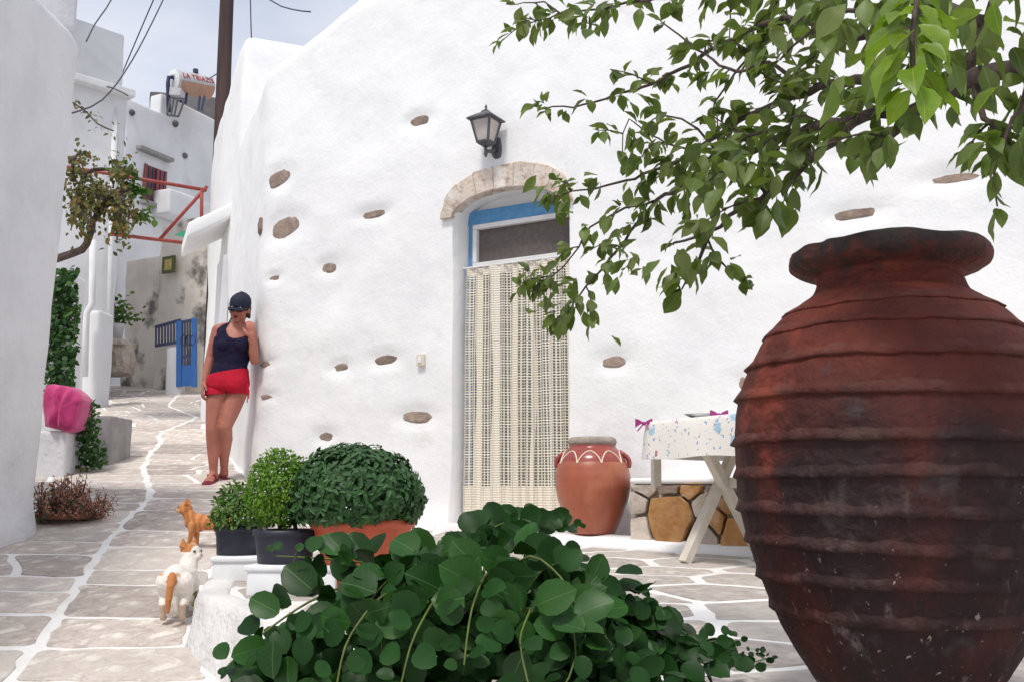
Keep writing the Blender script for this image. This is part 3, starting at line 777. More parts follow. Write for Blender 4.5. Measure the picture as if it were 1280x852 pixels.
# wall lantern
def lantern():
    p, uu = on_front(622, 186); base = wall_point(uu, p.z, 0)
    root = thing('wall_lantern', base, 'dark grey four-sided wall lantern with frosted panes above the doorway arch', 'lantern')
    k = p.y / F
    ax = base + NF * .13 - DF * .015           # lantern axis
    mb = MB(); mb.tube([base + V((0, 0, -.075)), base + NF * .018 + V((0, 0, -.07))], .02, 8)
    rb = rough_stone(.038, .075, .012, 1, None); rot = Matrix((DF, V((0, 0, 1)), NF)).transposed(); rb.v = [tuple(rot @ V(v) + base + NF * .012) for v in rb.v]
    bo = rb.build('back_plate', M['black_metal'], root, smooth=True)
    mb = MB(); mb.tube([base + NF * .01 + V((0, 0, -.01)), base + NF * .07 + V((0, 0, -.045)), ax + V((0, 0, -.055)), ax + V((0, 0, -.02))], [.016, .014, .013, .014], 10)
    mb.tube([ax + V((0, 0, -.10)), ax + V((0, 0, -.075)), ax + V((0, 0, -.05))], [.006, .016, .01], 10); mb.build('arm', M['black_metal'], root, smooth=True)
    def ring(z, w): 
        return [ax + V((0, 0, z)) + (DF * a + NF * b) * w for a, b in ((-1, -1), (1, -1), (1, 1), (-1, 1))]
    z0, z1, w0, w1 = .0, .165, .042, .076
    mb = MB(); mb.loft([ring(-.025, .016), ring(-.012, .038), ring(z0, w0 + .008), ring(z0 + .012, w0 + .008)]); mb.build('cup', M['black_metal'], root)
    rg0, rg1 = ring(z0, w0), ring(z1, w1)
    for i in range(4):
        a, b, c, d = rg0[i], rg0[(i + 1) % 4], rg1[(i + 1) % 4], rg1[i]
        cen = (a + b + c + d) / 4; inn = (ax + V((0, 0, .1)) - cen); inn.z = 0; inn.normalize()
        mb = MB(); q = [x + inn * .004 for x in (a, b, c, d)]; mb.add(q + [x + inn * .004 for x in q], [(0, 1, 2, 3), (7, 6, 5, 4), (0, 4, 5, 1), (1, 5, 6, 2), (2, 6, 7, 3), (3, 7, 4, 0)]); mb.build('pane', M['lampglass'], root)
        mb = MB(); mb.bar(a, d, .014, .014, NF); mb.build('frame_bar', M['black_metal'], root)
    mb = MB(); mb.loft([ring(z1 - .008, w1 + .006), ring(z1, w1 + .025), ring(z1 + .010, w1 + .023), ring(z1 + .042, .054), ring(z1 + .058, .027), ring(z1 + .072, .022)])
    mb.build('hood', M['black_metal'], root)
    mb = MB(); mb.lathe([(.009, .068), (.014, .080), (.006, .090), (.011, .10), (.002, .118)], ax + V((0, 0, z1)), 10); mb.build('finial', M['black_metal'], root, smooth=True)
lantern()

# ------------------------------------------------------------------ plain plastered volumes
def volume(name, p0, d, L, D, z0, z1, m, parent=None, bevel=.06, inw=None, bumpy=.02, **kw):
    """box standing on a ground line from p0 along d for L metres, D metres deep towards inw; its corners rounded and faces uneven"""
    d = V((d[0], d[1], 0)).normalized(); i = V((-d.y, d.x, 0)) if inw is None else V((inw[0], inw[1], 0)).normalized()
    bm = bmesh.new(); vs = []
    for z in (z0, z1):
        for a, b in ((0, 0), (L, 0), (L, D), (0, D)):
            q = V((p0[0], p0[1], 0)) + d * a + i * b; vs.append(bm.verts.new((q.x, q.y, z)))
    for f in ((3, 2, 1, 0), (4, 5, 6, 7), (0, 1, 5, 4), (1, 2, 6, 5), (2, 3, 7, 6), (3, 0, 4, 7)): bm.faces.new([vs[k] for k in f])
    bmesh.ops.recalc_face_normals(bm, faces=bm.faces)
    if bevel: bmesh.ops.bevel(bm, geom=bm.edges[:], offset=bevel, segments=3, affect='EDGES', profile=.5)
    if bumpy:
        st = max(L, D, z1 - z0) / 26
        for _ in range(5):
            es = [e for e in bm.edges if e.calc_length() > st * 1.5]
            if not es: break
            bmesh.ops.subdivide_edges(bm, edges=es, cuts=1, use_grid_fill=True)
        bm.normal_update()
        for v in bm.verts: v.co += v.normal * bumpy * fbm(v.co.x, v.co.y, v.co.z, 1.1, 3)
    bmesh.ops.triangulate(bm, faces=[f for f in bm.faces if len(f.verts) > 4])
    me = bpy.data.meshes.new(name); bm.to_mesh(me); bm.free()
    return link(name, me, m, parent, smooth=True, **kw)
# rear volume along the alley
rt = 2.15; RP = C0 + DS * rt
RD = V((-NS.x, -NS.y, 0))
zr = at(296, 40, RP.y).z
rear = thing('rear_house', RP, 'taller whitewashed house block behind the main house, lining the right of the alley', 'house')
volume('wall', RP + RD * .02, DS, 3.5, 4.5, -.2, zr, M['plaster'], rear, bevel=.09, inw=RD, bumpy=.03)
# sloping stone canopy over the side door
def canopy():
    mb = MB(); pa, pb = C0 + DS * 2.75, C0 + DS * 3.75
    z_a = at(276, 268, pa.y).z; 
    a = [V((*(pa - NS * .08).xy, z_a)), V((*(pb - NS * .08).xy, z_a))]
    o = [V((*(pa + NS * .42).xy, z_a - .30)), V((*(pb + NS * .42).xy, z_a - .30))]
    th = V((0, 0, .17))
    mb.add([a[0], a[1], o[1], o[0], a[0] + th, a[1] + th, o[1] + th, o[0] + th], [(3, 2, 1, 0), (4, 5, 6, 7), (0, 1, 5, 4), (1, 2, 6, 5), (2, 3, 7, 6), (3, 0, 4, 7)])
    mb.build('canopy', M['plaster'], rear, bevel=.03, smooth=True)
    mb = MB(); q0, q1 = C0 + DS * 2.85 + NS * .0, C0 + DS * 3.65 + NS * .0
    zz = pz(q0.y)
    mb.bar(V((*q0.xy, zz + 1.0)), V((*q1.xy, zz + 1.05)), .06, 2.0); mb.build('side_door', M['plaster_far'], rear)
canopy()

# left foreground house
def left_house():
    pA = on_path(45, 664); pN = V((pA.x + .06, 1.2, 0)); top = at(93, 48, pA.y).z
    root = thing('near_left_house', pA, 'cool white plastered house corner at the left of the alley, beside the dry flowers', 'house')
    mb = MB(); cols_ = []
    pts = []
    d = (V((pN.x, pN.y, 0)) - V((pA.x, pA.y, 0))); L = d.length; d.normalize(); nrm = V((d.y, -d.x, 0))
    if nrm.x < 0: nrm = -nrm
    back = V((-1, .28, 0)).normalized(); bn = V((back.y, -back.x, 0))
    if bn.y < 0: bn = -bn
    P0 = V((pA.x, pA.y, 0)); rad = .13
    for s in fr(-3.0, L, .09):
        acc = V((0, 0, 0))
        for k in range(7):
            t = s + rad * (k / 3 - 1); acc += P0 + (d * t if t > 0 else back * (-t))
        acc /= 7; w = max(0, min(1, (s + rad) / (2 * rad))); n = (bn * (1 - w) + nrm * w).normalized(); pts.append((acc, n, s))
    for (p, n, s) in pts:
        cl = []; z0 = -1.0; zt = top - .1 + .03 * nz(s, 0, 3, 1.2)
        for j in range(46):
            z = lerp(z0, zt, j / 45); e = .02 * fbm(s, z, 4, .9) + .006 * fbm(s, z, 9, 3.3, 2) + .030 * z + .05 * max(0, 1 - abs(z - pz(p.y)) / .25) ** 2
            q = p + n * e; q.z = z; cl.append(q)
        eb = .02 * fbm(s, zt, 4, .9) + .030 * zt
        for a in (25, 50, 75, 90):
            q = p + n * (eb - .10 * (1 - math.cos(R(a)))); q.z = zt + .10 * math.sin(R(a)); cl.append(q)
        q = p + n * (eb - .5) ; q.z = zt + .12; cl.append(q)
        q = V((P0.x - 2.2, min(p.y, P0.y - .2), zt + .14)); cl.append(q)
        cols_.append(cl)
    m = len(cols_[0])
    for c in cols_: mb.v += [tuple(p) for p in c]
    for i in range(len(cols_) - 1):
        for j in range(m - 1): a = i * m + j; mb.f.append((a, a + m, a + m + 1, a + 1))
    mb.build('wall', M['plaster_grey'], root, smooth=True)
    q = at(4, 700, pA.y - .62); mb = MB(); mb.tube([V((pA.x - .1, q.y, q.z)), V((pA.x + .10, q.y, q.z - .01))], .035, 14, cap=False)
    mb.tube([V((pA.x + .10, q.y, q.z - .01)), V((pA.x - .05, q.y, q.z))], .029, 14, cap=True)
    mb.build('drain_pipe', M['pvc'], root, smooth=True)
left_house()


# ------------------------------------------------------------------ stone bench along the house wall
def bench():
    off = .44; uL = on_front(787, 640, off)[1]; zb = on_front(800, 676, off)[0].z; zt_ = on_front(800, 601, off)[0].z; uR = 5.6
    root = thing('stone_bench', fpt(uL, zb, off), 'masonry bench of ochre stones with a whitewashed seat along the house wall', 'bench')
    mb = MB(); mb.box(fpt((uL + uR) / 2, (zt_ + zb) / 2 - .12, off / 2 - .03), (uR - uL, off - .02, zt_ - zb + .24 - .03), RF); mb.build('mortar_core', M['mortar'], root, bevel=.02)
    mb = MB(); mb.box(fpt((uL + uR) / 2, zt_ + .002, off / 2 - .06), (uR - uL + .01, off + .09, .035), RF); mb.build('seat', M['plaster'], root, bevel=.014, smooth=True)
    mb = MB(); mb.box(fpt(uL - .004, (zt_ + zb) / 2 - .06, off / 2 - .06), (.022, off + .02, zt_ - zb + .06), RF); mb.build('end_face', M['greyblock'], root, bevel=.006)
    mb = MB(); rings = []
    for u in fr(uL - .5, uR, .12):
        j = .03 * nz(u, 0, 0, 4)
        rings.append([fpt(u, tz((C0 + DF * u).y) - .05, off - .05), fpt(u, tz((C0 + DF * u).y) - .05, off + .09 + j), fpt(u, tz((C0 + DF * u).y) + .012, off + .075 + j), fpt(u, tz((C0 + DF * u).y) + .035 + j * .3, off + .012), fpt(u, tz((C0 + DF * u).y) + .05, off - .05)])
    mb.loft(rings); mb.build('plaster_skirt', M['plaster'], root, smooth=True)
    px_seeds = [(796, 628, 1), (797, 658, 1), (806, 606, 1), (842, 642, 0), (838, 606, 2), (864, 608, 0), (896, 606, 2), (880, 632, 1), (893, 650, 0), (915, 630, 0), (878, 664, 1), (918, 660, 0), (935, 610, 2)]
    sd_ = []
    for (a, b, k) in px_seeds:
        p, u = on_front(a, b, off); sd_.append((u, p.z, k))
    u = max(s[0] for s in sd_) + .22
    while u < uR:
        for zf_ in (.2, .75): sd_.append((u + random.uniform(-.07, .07), lerp(zb, zt_, zf_) + random.uniform(-.04, .04), random.choice((0, 0, 1, 2))))
        u += .26
    for i, s in enumerate(sd_):
        poly = [(uL + .012, zb - .02), (uR, zb - .02), (uR, zt_ - .022), (uL + .012, zt_ - .022)]
        for j, t in enumerate(sd_):
            if i == j: continue
            dx, dy = t[0] - s[0], t[1] - s[1]; l = math.hypot(dx, dy)
            if l > 1.2: continue
            w = .5 if i != 3 and j != 3 else (.66 if i == 3 else .34)
            poly = clip(poly, dx / l, dy / l, dx / l * s[0] + dy / l * s[1] + l * w - .008)
            if len(poly) < 3: break
        if len(poly) < 3 or abs(area(poly)) < .001: continue
        poly = soften(poly, .04, .016, .14)
        if area(poly) < 0: poly = poly[::-1]
        n = len(poly); cx = sum(p[0] for p in poly) / n; cy = sum(p[1] for p in poly) / n; ex = random.uniform(.004, .022)
        mb = MB(); r3 = []
        for sc_, o_ in ((1.01, off - .05), (1, off - .005 + ex), (.95, off + .008 + ex), (.6, off + .010 + ex)):
            r3.append([fpt(cx + (p[0] - cx) * sc_, cy + (p[1] - cy) * sc_, o_ + .008 * nz(p[0] * sc_, p[1] * sc_, i, 9)) for p in poly])
        mb.loft(r3); mb.build('stone', (M['ochrestone'], M['palestone'], M['wallstone'])[s[2]], root)
bench()

# ------------------------------------------------------------------ small glazed jar
def small_jar():
    Yc = on_front(742, 640, .34)[0].y - .02
    Yc = on_front(742, 664, .33)[0].y; base = V((0, Yc, at(741, 666, Yc).z))
    cx = at(741, 600, Yc).x; k = Yc / F
    def zz(py): return at(741, py, Yc).z - base.z
    prof_px = [(0, 668), (26, 668), (30, 658), (37, 642), (43, 625), (46.5, 608), (46.5, 594), (44, 582), (39, 571), (33, 563), (29, 559), (28, 554)]
    root = thing('glazed_jar', (cx, Yc, base.z), 'glazed red terracotta jar with cream looped lines, standing beside the doorway', 'jar')
    pr = [(a * k, max(0, zz(b))) for a, b in prof_px]
    fine = []
    for (r0, z0), (r1, z1) in zip(pr, pr[1:]): fine += [(lerp(r0, r1, t / 4), lerp(z0, z1, t / 4)) for t in range(4)]
    fine.append(pr[-1])
    zsplit = zz(577)
    b = MB(); b.lathe(fine, (cx, Yc, base.z), 40, lambda a, z, r: .002 * nz(math.cos(a), math.sin(a), z * 6, 2) if r > .01 else 0); b.build('body', M['terra'], root, smooth=True)
    b = MB(); b.lathe([(interp([(q[1], q[0]) for q in fine[4:]], zsplit) + .0005, zsplit)] + [(q[0] + .0022, q[1]) for q in fine if q[1] > zsplit + .004] , (cx, Yc, base.z), 40, caps=False); b.build('shoulder', M['terra_neck'], root, smooth=True)
    b = MB(); b.lathe([(.0, zz(556)), (29 * k, zz(556)), (30.5 * k, zz(552)), (29 * k, zz(548)), (26 * k, zz(546)), (0, zz(545.5))], (cx, Yc, base.z), 32); b.build('lid', M['lid'], root, smooth=True)
    def rad(z):
        return interp([(q[1], q[0]) for q in fine if q[0] > 0.01], z)
    for i in range(9):                              # looped slip lines
        a0 = 2 * math.pi * i / 9; pts = []
        for s in range(13):
            t = s / 12; a = a0 + t * 2 * math.pi / 9; z = lerp(zz(579), zz(564), math.sin(math.pi * t) ** .6); r = rad(z) + .003
            pts.append((cx + r * math.cos(a), Yc + r * math.sin(a), base.z + z))
        b = MB(); b.tube(pts, .0042, 5); b.build('slip_line', M['glazeline'], root)
    for sgn in (1, -1):
        a = R(-14) if sgn > 0 else R(166); pts = []
        for t in range(7):
            z = lerp(zz(584), zz(564), t / 6); r = rad(z) + .022 * math.sin(math.pi * t / 6); pts.append((cx + r * math.cos(a), Yc + r * math.sin(a), base.z + z))
        b = MB(); b.tube(pts, .014, 8); b.build('handle', M['terra_neck'], root, smooth=True)
small_jar()

# ------------------------------------------------------------------ folding table, cloth and bows
def table():
    LA = V((.49, -.87, 0)).normalized(); SA = V((.87, .49, 0)).normalized()
    f1 = on_terr(851, 699); f1.z = tz(f1.y)
    kc = V((.72, 5.26, 0))                                 # left corner of the top
    ztop_ = at(806, 527, 5.26).z; W_, L_ = .64, 1.15
    root = thing('folding_table', kc + SA * W_ / 2 + LA * L_ / 2, 'cream wooden folding table with crossed legs in front of the stone bench', 'table')
    def tp(a, b, z): q = kc + SA * a + LA * b; return V((q.x, q.y, z))
    RT = Matrix((SA, LA, V((0, 0, 1)))).transposed()
    mb = MB(); mb.box(tp(W_ / 2, L_ / 2, ztop_ - .014), (W_, L_, .026), RT); mb.build('tabletop', M['tablewood'], root, bevel=.004)
    for bpos in (.17, .95):
        lo, hi = W_ / 2 - .22, W_ / 2 + .22
        for sgn, db in ((1, 0), (-1, .045)):
            a0, a1 = (lo, hi - .03) if sgn > 0 else (hi, lo + .03)
            q = tp(a0 - (0.02 if sgn > 0 else -.02), bpos + db, 0); g0 = tz(q.y)
            mb = MB(); mb.bar(V((q.x, q.y, g0 + .005)), tp(a1, bpos + db, ztop_ - .03), .045, .055, LA); mb.build('leg', M['tablewood'], root, bevel=.004)
    g = tz(5.0)
    for a, z in ((W_ / 2 + .02, .41), (W_ / 2 + .10, .27)):
        mb = MB(); mb.bar(tp(a, .17, g + z), tp(a, .95, g + z), .022, .055); mb.build('stretcher', M['tablewood'], root, bevel=.003)
    mb = MB(); mb.bar(tp(.06, -.02, ztop_ - .05), tp(.12, -.10, ztop_ - .33), .03, .05, SA); mb.build('support_strut', M['tablewood'], root, bevel=.003)
    # cloth
    mb = MB(); rings = []; n = 26
    def rect(grow, z, wav):
        pts = []
        per = [(0, 0), (W_, 0), (W_, L_), (0, L_)]
        for e in range(4):
            a, b = per[e], per[(e + 1) % 4]
            for i in range(n):
                t = i / n; x, y = lerp(a[0], b[0], t), lerp(a[1], b[1], t); nx_, ny_ = ((0, -1), (1, 0), (0, 1), (-1, 0))[e]
                if i == 0:
                    pn = ((-1, 0), (0, -1), (1, 0), (0, 1))[e]; nx_, ny_ = nx_ + pn[0], ny_ + pn[1]
                w = wav * (.5 + .5 * math.sin(x * 17 + y * 13 + e)) + wav * .5 * nz(x * 4, y * 4, e)
                pts.append(tp(x + nx_ * (grow + w), y + ny_ * (grow + w), z + (-.012 * wav / .02 * nz(x * 3, y * 3, 7) if wav else 0)))
        return pts
    zt2 = ztop_ + .004
    rings = [rect(-.28, zt2, 0), rect(-.02, zt2, 0), rect(.004, zt2 - .003, 0), rect(.010, zt2 - .02, .002), rect(.014, zt2 - .08, .010), rect(.016, zt2 - .14, .016), rect(.018, zt2 - .20, .022)]
    mb.loft(rings, cap=False); nn = len(rings[0]); mb.f.append(tuple(range(nn))[::-1])
    mb.build('tablecloth', M['print'], smooth=True, label='white tablecloth printed with blue flowers, draped over the folding table', cat='tablecloth')
    # two purple bows
    for (bx, by, bz, lb, gr) in ((-.03, .0, zt2 - .012, 'purple ribbon bow at the tablecloth corner towards the glazed jar', 0), (W_ * .30, .60, zt2 + .012, 'purple ribbon bow lying on top of the tablecloth', 1)):
        c = tp(bx, by, bz) if gr == 0 else at(899, 520, 5.0)
        if gr: c = V((c.x, c.y, zt2 + .014))
        bow = thing('ribbon_bow', c, lb, 'bow')
        for sgn in (-1, 1):
            mb = MB(); mb.loft([[c + V((sgn * s * .045, 0, s * .024 * j + (0.006 * math.sin(s * 3)))) + V((0, o2 * .006, 0)) for j, o2 in ((-1, -1), (1, -1), (1, 1), (-1, 1))] for s in (.12, .4, .8, 1.0)])
            mb.build('loop', M['bow'], bow)
            mb = MB(); mb.bar(c, c + V((sgn * .035, -.01, -.04)), .012, .004); mb.build('tail', M['bow'], bow)
        mb = MB(); mb.ball(c, .011); mb.build('knot', M['bow'], bow, smooth=True)
    dish = at(876, 517, 5.1); dish.z = zt2 + .002; mb = MB(); mb.lathe([(.035, 0), (.06, .012), (.085, .024), (.08, .026), (.05, .012), (0, .01)], dish, 20)
    mb.build('dish', M['white_paint'], smooth=True, label='small pale dish standing on the flower print tablecloth', cat='dish')
table()

# ------------------------------------------------------------------ great storage jar
def pithos():
    Yc = 1.95; cx = at(1116, 560, Yc).x; zf_ = tz(Yc)
    root = thing('storage_jar', (cx, Yc, zf_), 'huge weathered dark red storage jar ringed with raised clay bands', 'jar'); root.rotation_euler = (0, R(.7), 0)
    def zat(py): return at(1113, py, Yc).z - zf_
    def rr(px): return Yc * math.sin(math.atan(px / F))
    sil = [(64, 905), (68, 900), (80, 882), (103, 852), (135, 800), (158, 750), (176, 700), (190, 650), (196.5, 600), (198, 548), (193, 510), (185, 480), (172, 450), (157, 425), (136, 400), (111, 381), (95, 369), (89, 354)]
    prof = [(rr(a), zat(b)) for a, b in sil]; z00 = prof[0][1]
    prof = [(r, z * 1.0) for r, z in prof]
    zmin = 0.0
    prof = [(r, zmin + (z - z00) * (prof[-1][1] - zmin) / (prof[-1][1] - z00)) for r, z in prof]
    # smooth resample
    fine = []
    for i in range(len(prof) - 1):
        p0, p1, p2, p3 = prof[max(i - 1, 0)], prof[i], prof[i + 1], prof[min(i + 2, len(prof) - 1)]
        for s in range(5):
            t = s / 5
            fine.append(tuple(.5 * (2 * p1[k] + (p2[k] - p0[k]) * t + (2 * p0[k] - 5 * p1[k] + 4 * p2[k] - p3[k]) * t * t + (3 * p1[k] - p0[k] - 3 * p2[k] + p3[k]) * t ** 3) for k in (0, 1)))
    fine.append(prof[-1])
    rl = [(z, r) for r, z in fine]
    def wob(a, z, r): return .006 * fbm(math.cos(a), math.sin(a), z * 2.2, 1.6, 3) + .0016 * fbm(math.cos(a) * r / .3, math.sin(a) * r / .3, z * 3, 14, 2)
    b = MB(); b.lathe([(0.001, .004)] + fine, (0, 0, 0), 150, lambda a, z, r: wob(a, z, r) if r > .01 else 0, caps=False)
    o = b.build('body', M['pithos'], None, smooth=True); o.parent = root; 
    # bands
    for i, py in enumerate((369, 396, 437, 484, 545, 595, 644, 692, 738, 785)):
        z = at(1113, py, Yc - .28).z - zf_
        for _ in range(3): z = at(1113, py, Yc - interp(rl, z)).z - zf_
        b = MB(); n = 150; hgt = .012; prot = .0085 if i > 1 else .006
        rings_ = []
        tilt, ph = random.uniform(-.006, .006), random.uniform(0, 6)
        for q in range(n):
            a = 2 * math.pi * q / n; ca, sa = math.cos(a), math.sin(a)
            zc = z + tilt * math.cos(a + ph) + .004 * fbm(ca, sa, i, 2.5, 3)
            h = hgt * (1 + .35 * fbm(ca, sa, i + 5, 5, 2)); pr_ = prot * (1 + .45 * fbm(ca, sa, i + 9, 8, 2))
            ring = []
            for dz, dp in ((-h * .50, -.005), (-h * .30, pr_ * .55), (-h * .05, pr_), (h * .75, pr_ * .45), (h * 2.0, -.003)):
                zz_ = zc + dz; r = interp(rl, zz_) + wob(a, zz_, interp(rl, zz_)) + dp; ring.append((r * ca, r * sa, zz_))
            rings_.append(ring)
        o0 = len(b.v)
        for r_ in rings_: b.v += r_
        for q in range(n):
            for j in range(4):
                a0 = q * 5 + j; a1 = ((q + 1) % n) * 5 + j; b.f.append((a0, a1, a1 + 1, a0 + 1))
        o = b.build('band', M['pithos_band'], None, smooth=True); o.parent = root
    # rim
    zn = fine[-1][1]; b = MB()
    def rp(px, py): return (rr(px), zat(py))
    lip = [rp(89, 358), rp(89, 351), rp(90, 347), rp(92, 345.5), rp(104, 342), rp(115, 338), rp(120.5, 334.5), rp(122.5, 331), rp(123, 324), rp(121.5, 318), rp(117, 315), rp(100, 313), rp(86, 316), rp(80, 325), rp(78, 352)]
    lip = [(r, z) for r, z in lip]
    def ragged(a, z, r):
        e = .005 * fbm(math.cos(a), math.sin(a), z * 5, 3.2, 3)
        d = (a - R(205)) ; e -= .012 * math.exp(-(d / .12) ** 2) * (1 if r > rr(110) else 0)
        return e
    b.lathe(lip, (0, 0, 0), 150, ragged, caps=False)
    b.v = [(x, y, z + (.006 * fbm(x, y, 0, 9, 2) if z > zat(322) else 0)) for x, y, z in b.v]
    o = b.build('rim', M['pithos'], None, smooth=True); o.parent = root
    b = MB(); b.lathe([(.001, 0), (rr(78), 0)], (0, 0, zat(352)), 60, caps=False); o = b.build('inside', M['soil'], None); o.parent = root
pithos()

# ------------------------------------------------------------------ leaves
def leaf_mesh(kind, L, W, curl=.2, fold=.25, seed=0):
    rnd = random.Random(seed); rows_ = {'ovate': [(0, 0), (.07, .18), (.16, .44), (.28, .76), (.42, .97), (.55, 1), (.69, .84), (.81, .56), (.92, .22), (1, 0)],
                                        'round': [(0, .0), (.06, .42), (.22, .83), (.46, 1), (.70, .90), (.90, .50), (1, .0)],
                                        'lance': [(0, 0), (.25, .8), (.5, 1), (.78, .6), (1, 0)],
                                        'tiny': [(0, 0), (.45, 1), (1, 0)]}[kind]
    vs, fs = [], []; prev = None
    for (t, w) in rows_:
        y = t * L; zc = -curl * L * t * t + .02 * L * rnd.uniform(-1, 1); hw = w * W / 2
        if hw < 1e-6: ids = [len(vs)]; vs.append((0, y, zc))
        else:
            ids = [len(vs), len(vs) + 1, len(vs) + 2]; e = fold * hw
            vs += [(-hw, y, zc + e + .04 * W * rnd.uniform(-1, 1)), (0, y, zc), (hw, y, zc + e + .04 * W * rnd.uniform(-1, 1))]
        if prev:
            if len(prev) == 1 and len(ids) == 3: fs += [(prev[0], ids[1], ids[0]), (prev[0], ids[2], ids[1])]
            elif len(prev) == 3 and len(ids) == 3: fs += [(prev[0], prev[1], ids[1], ids[0]), (prev[1], prev[2], ids[2], ids[1])]
            elif len(prev) == 3: fs += [(prev[0], prev[1], ids[0]), (prev[1], prev[2], ids[0])]
        prev = ids
    return vs, fs
def leaf_data(name, m, *a, **k):
    vs, fs = leaf_mesh(*a, **k); me = bpy.data.meshes.new(name); me.from_pydata(vs, [], fs); me.materials.append(m)
    for p in me.polygons: p.use_smooth = True
    return me
def scatter_leaves(parent, specs, metas, stuff_mat, limit=290, name='leaf', geo=None):
    """specs: (pos, dir, normal, size, variant); the largest in view become parts, the rest one mesh"""
    specs = sorted(specs, key=lambda s: -s[3] / max(.3, (V(s[0]) - V((0, 0, H))).length))
    def inview(p):
        d = V(p) - V((0, 0, H)); dep = d.y * CT + d.z * ST
        if dep < .2: return False
        return abs(d.x / dep) < .52 and abs((-d.y * ST + d.z * CT) / dep) < .35
    vis = [s for s in specs if inview(s[0])]; rest = [s for s in specs if not inview(s[0])]
    rest = vis[limit:] + rest; vis = vis[:limit]
    for (p, d, n, sz, var) in vis:
        o = bpy.data.objects.new(name, metas[var]); col.objects.link(o); o.parent = parent
        o.matrix_parent_inverse = parent.matrix_world.inverted()
        o.matrix_world = Matrix.Translation(V(p)) @ basis(d, n).to_4x4() @ Matrix.Scale(sz, 4)
    mb = MB()
    for (p, d, n, sz, var) in rest:
        b = basis(d, n) * sz; me = geo[var]
        mb.add([b @ V(q) + V(p) for q in me[0]], me[1])
    if rest:
        mb.build('foliage', stuff_mat, parent, smooth=True, kind='stuff')
def rv(s=1.0): return V((random.uniform(-1, 1), random.uniform(-1, 1), random.uniform(-1, 1))) * s
def path_pts(ctrl, step):
    """Catmull-Rom through ctrl points, resampled"""
    out = []; ctrl = [V(c) for c in ctrl]
    for i in range(len(ctrl) - 1):
        p0, p1, p2, p3 = ctrl[max(i - 1, 0)], ctrl[i], ctrl[i + 1], ctrl[min(i + 2, len(ctrl) - 1)]
        n = max(2, int((p2 - p1).length / step))
        for s in range(n):
            t = s / n
            out.append(.5 * (2 * p1 + (p2 - p0) * t + (2 * p0 - 5 * p1 + 4 * p2 - p3) * t * t + (3 * p1 - p0 - 3 * p2 + p3) * t ** 3))
    out.append(ctrl[-1]); return out

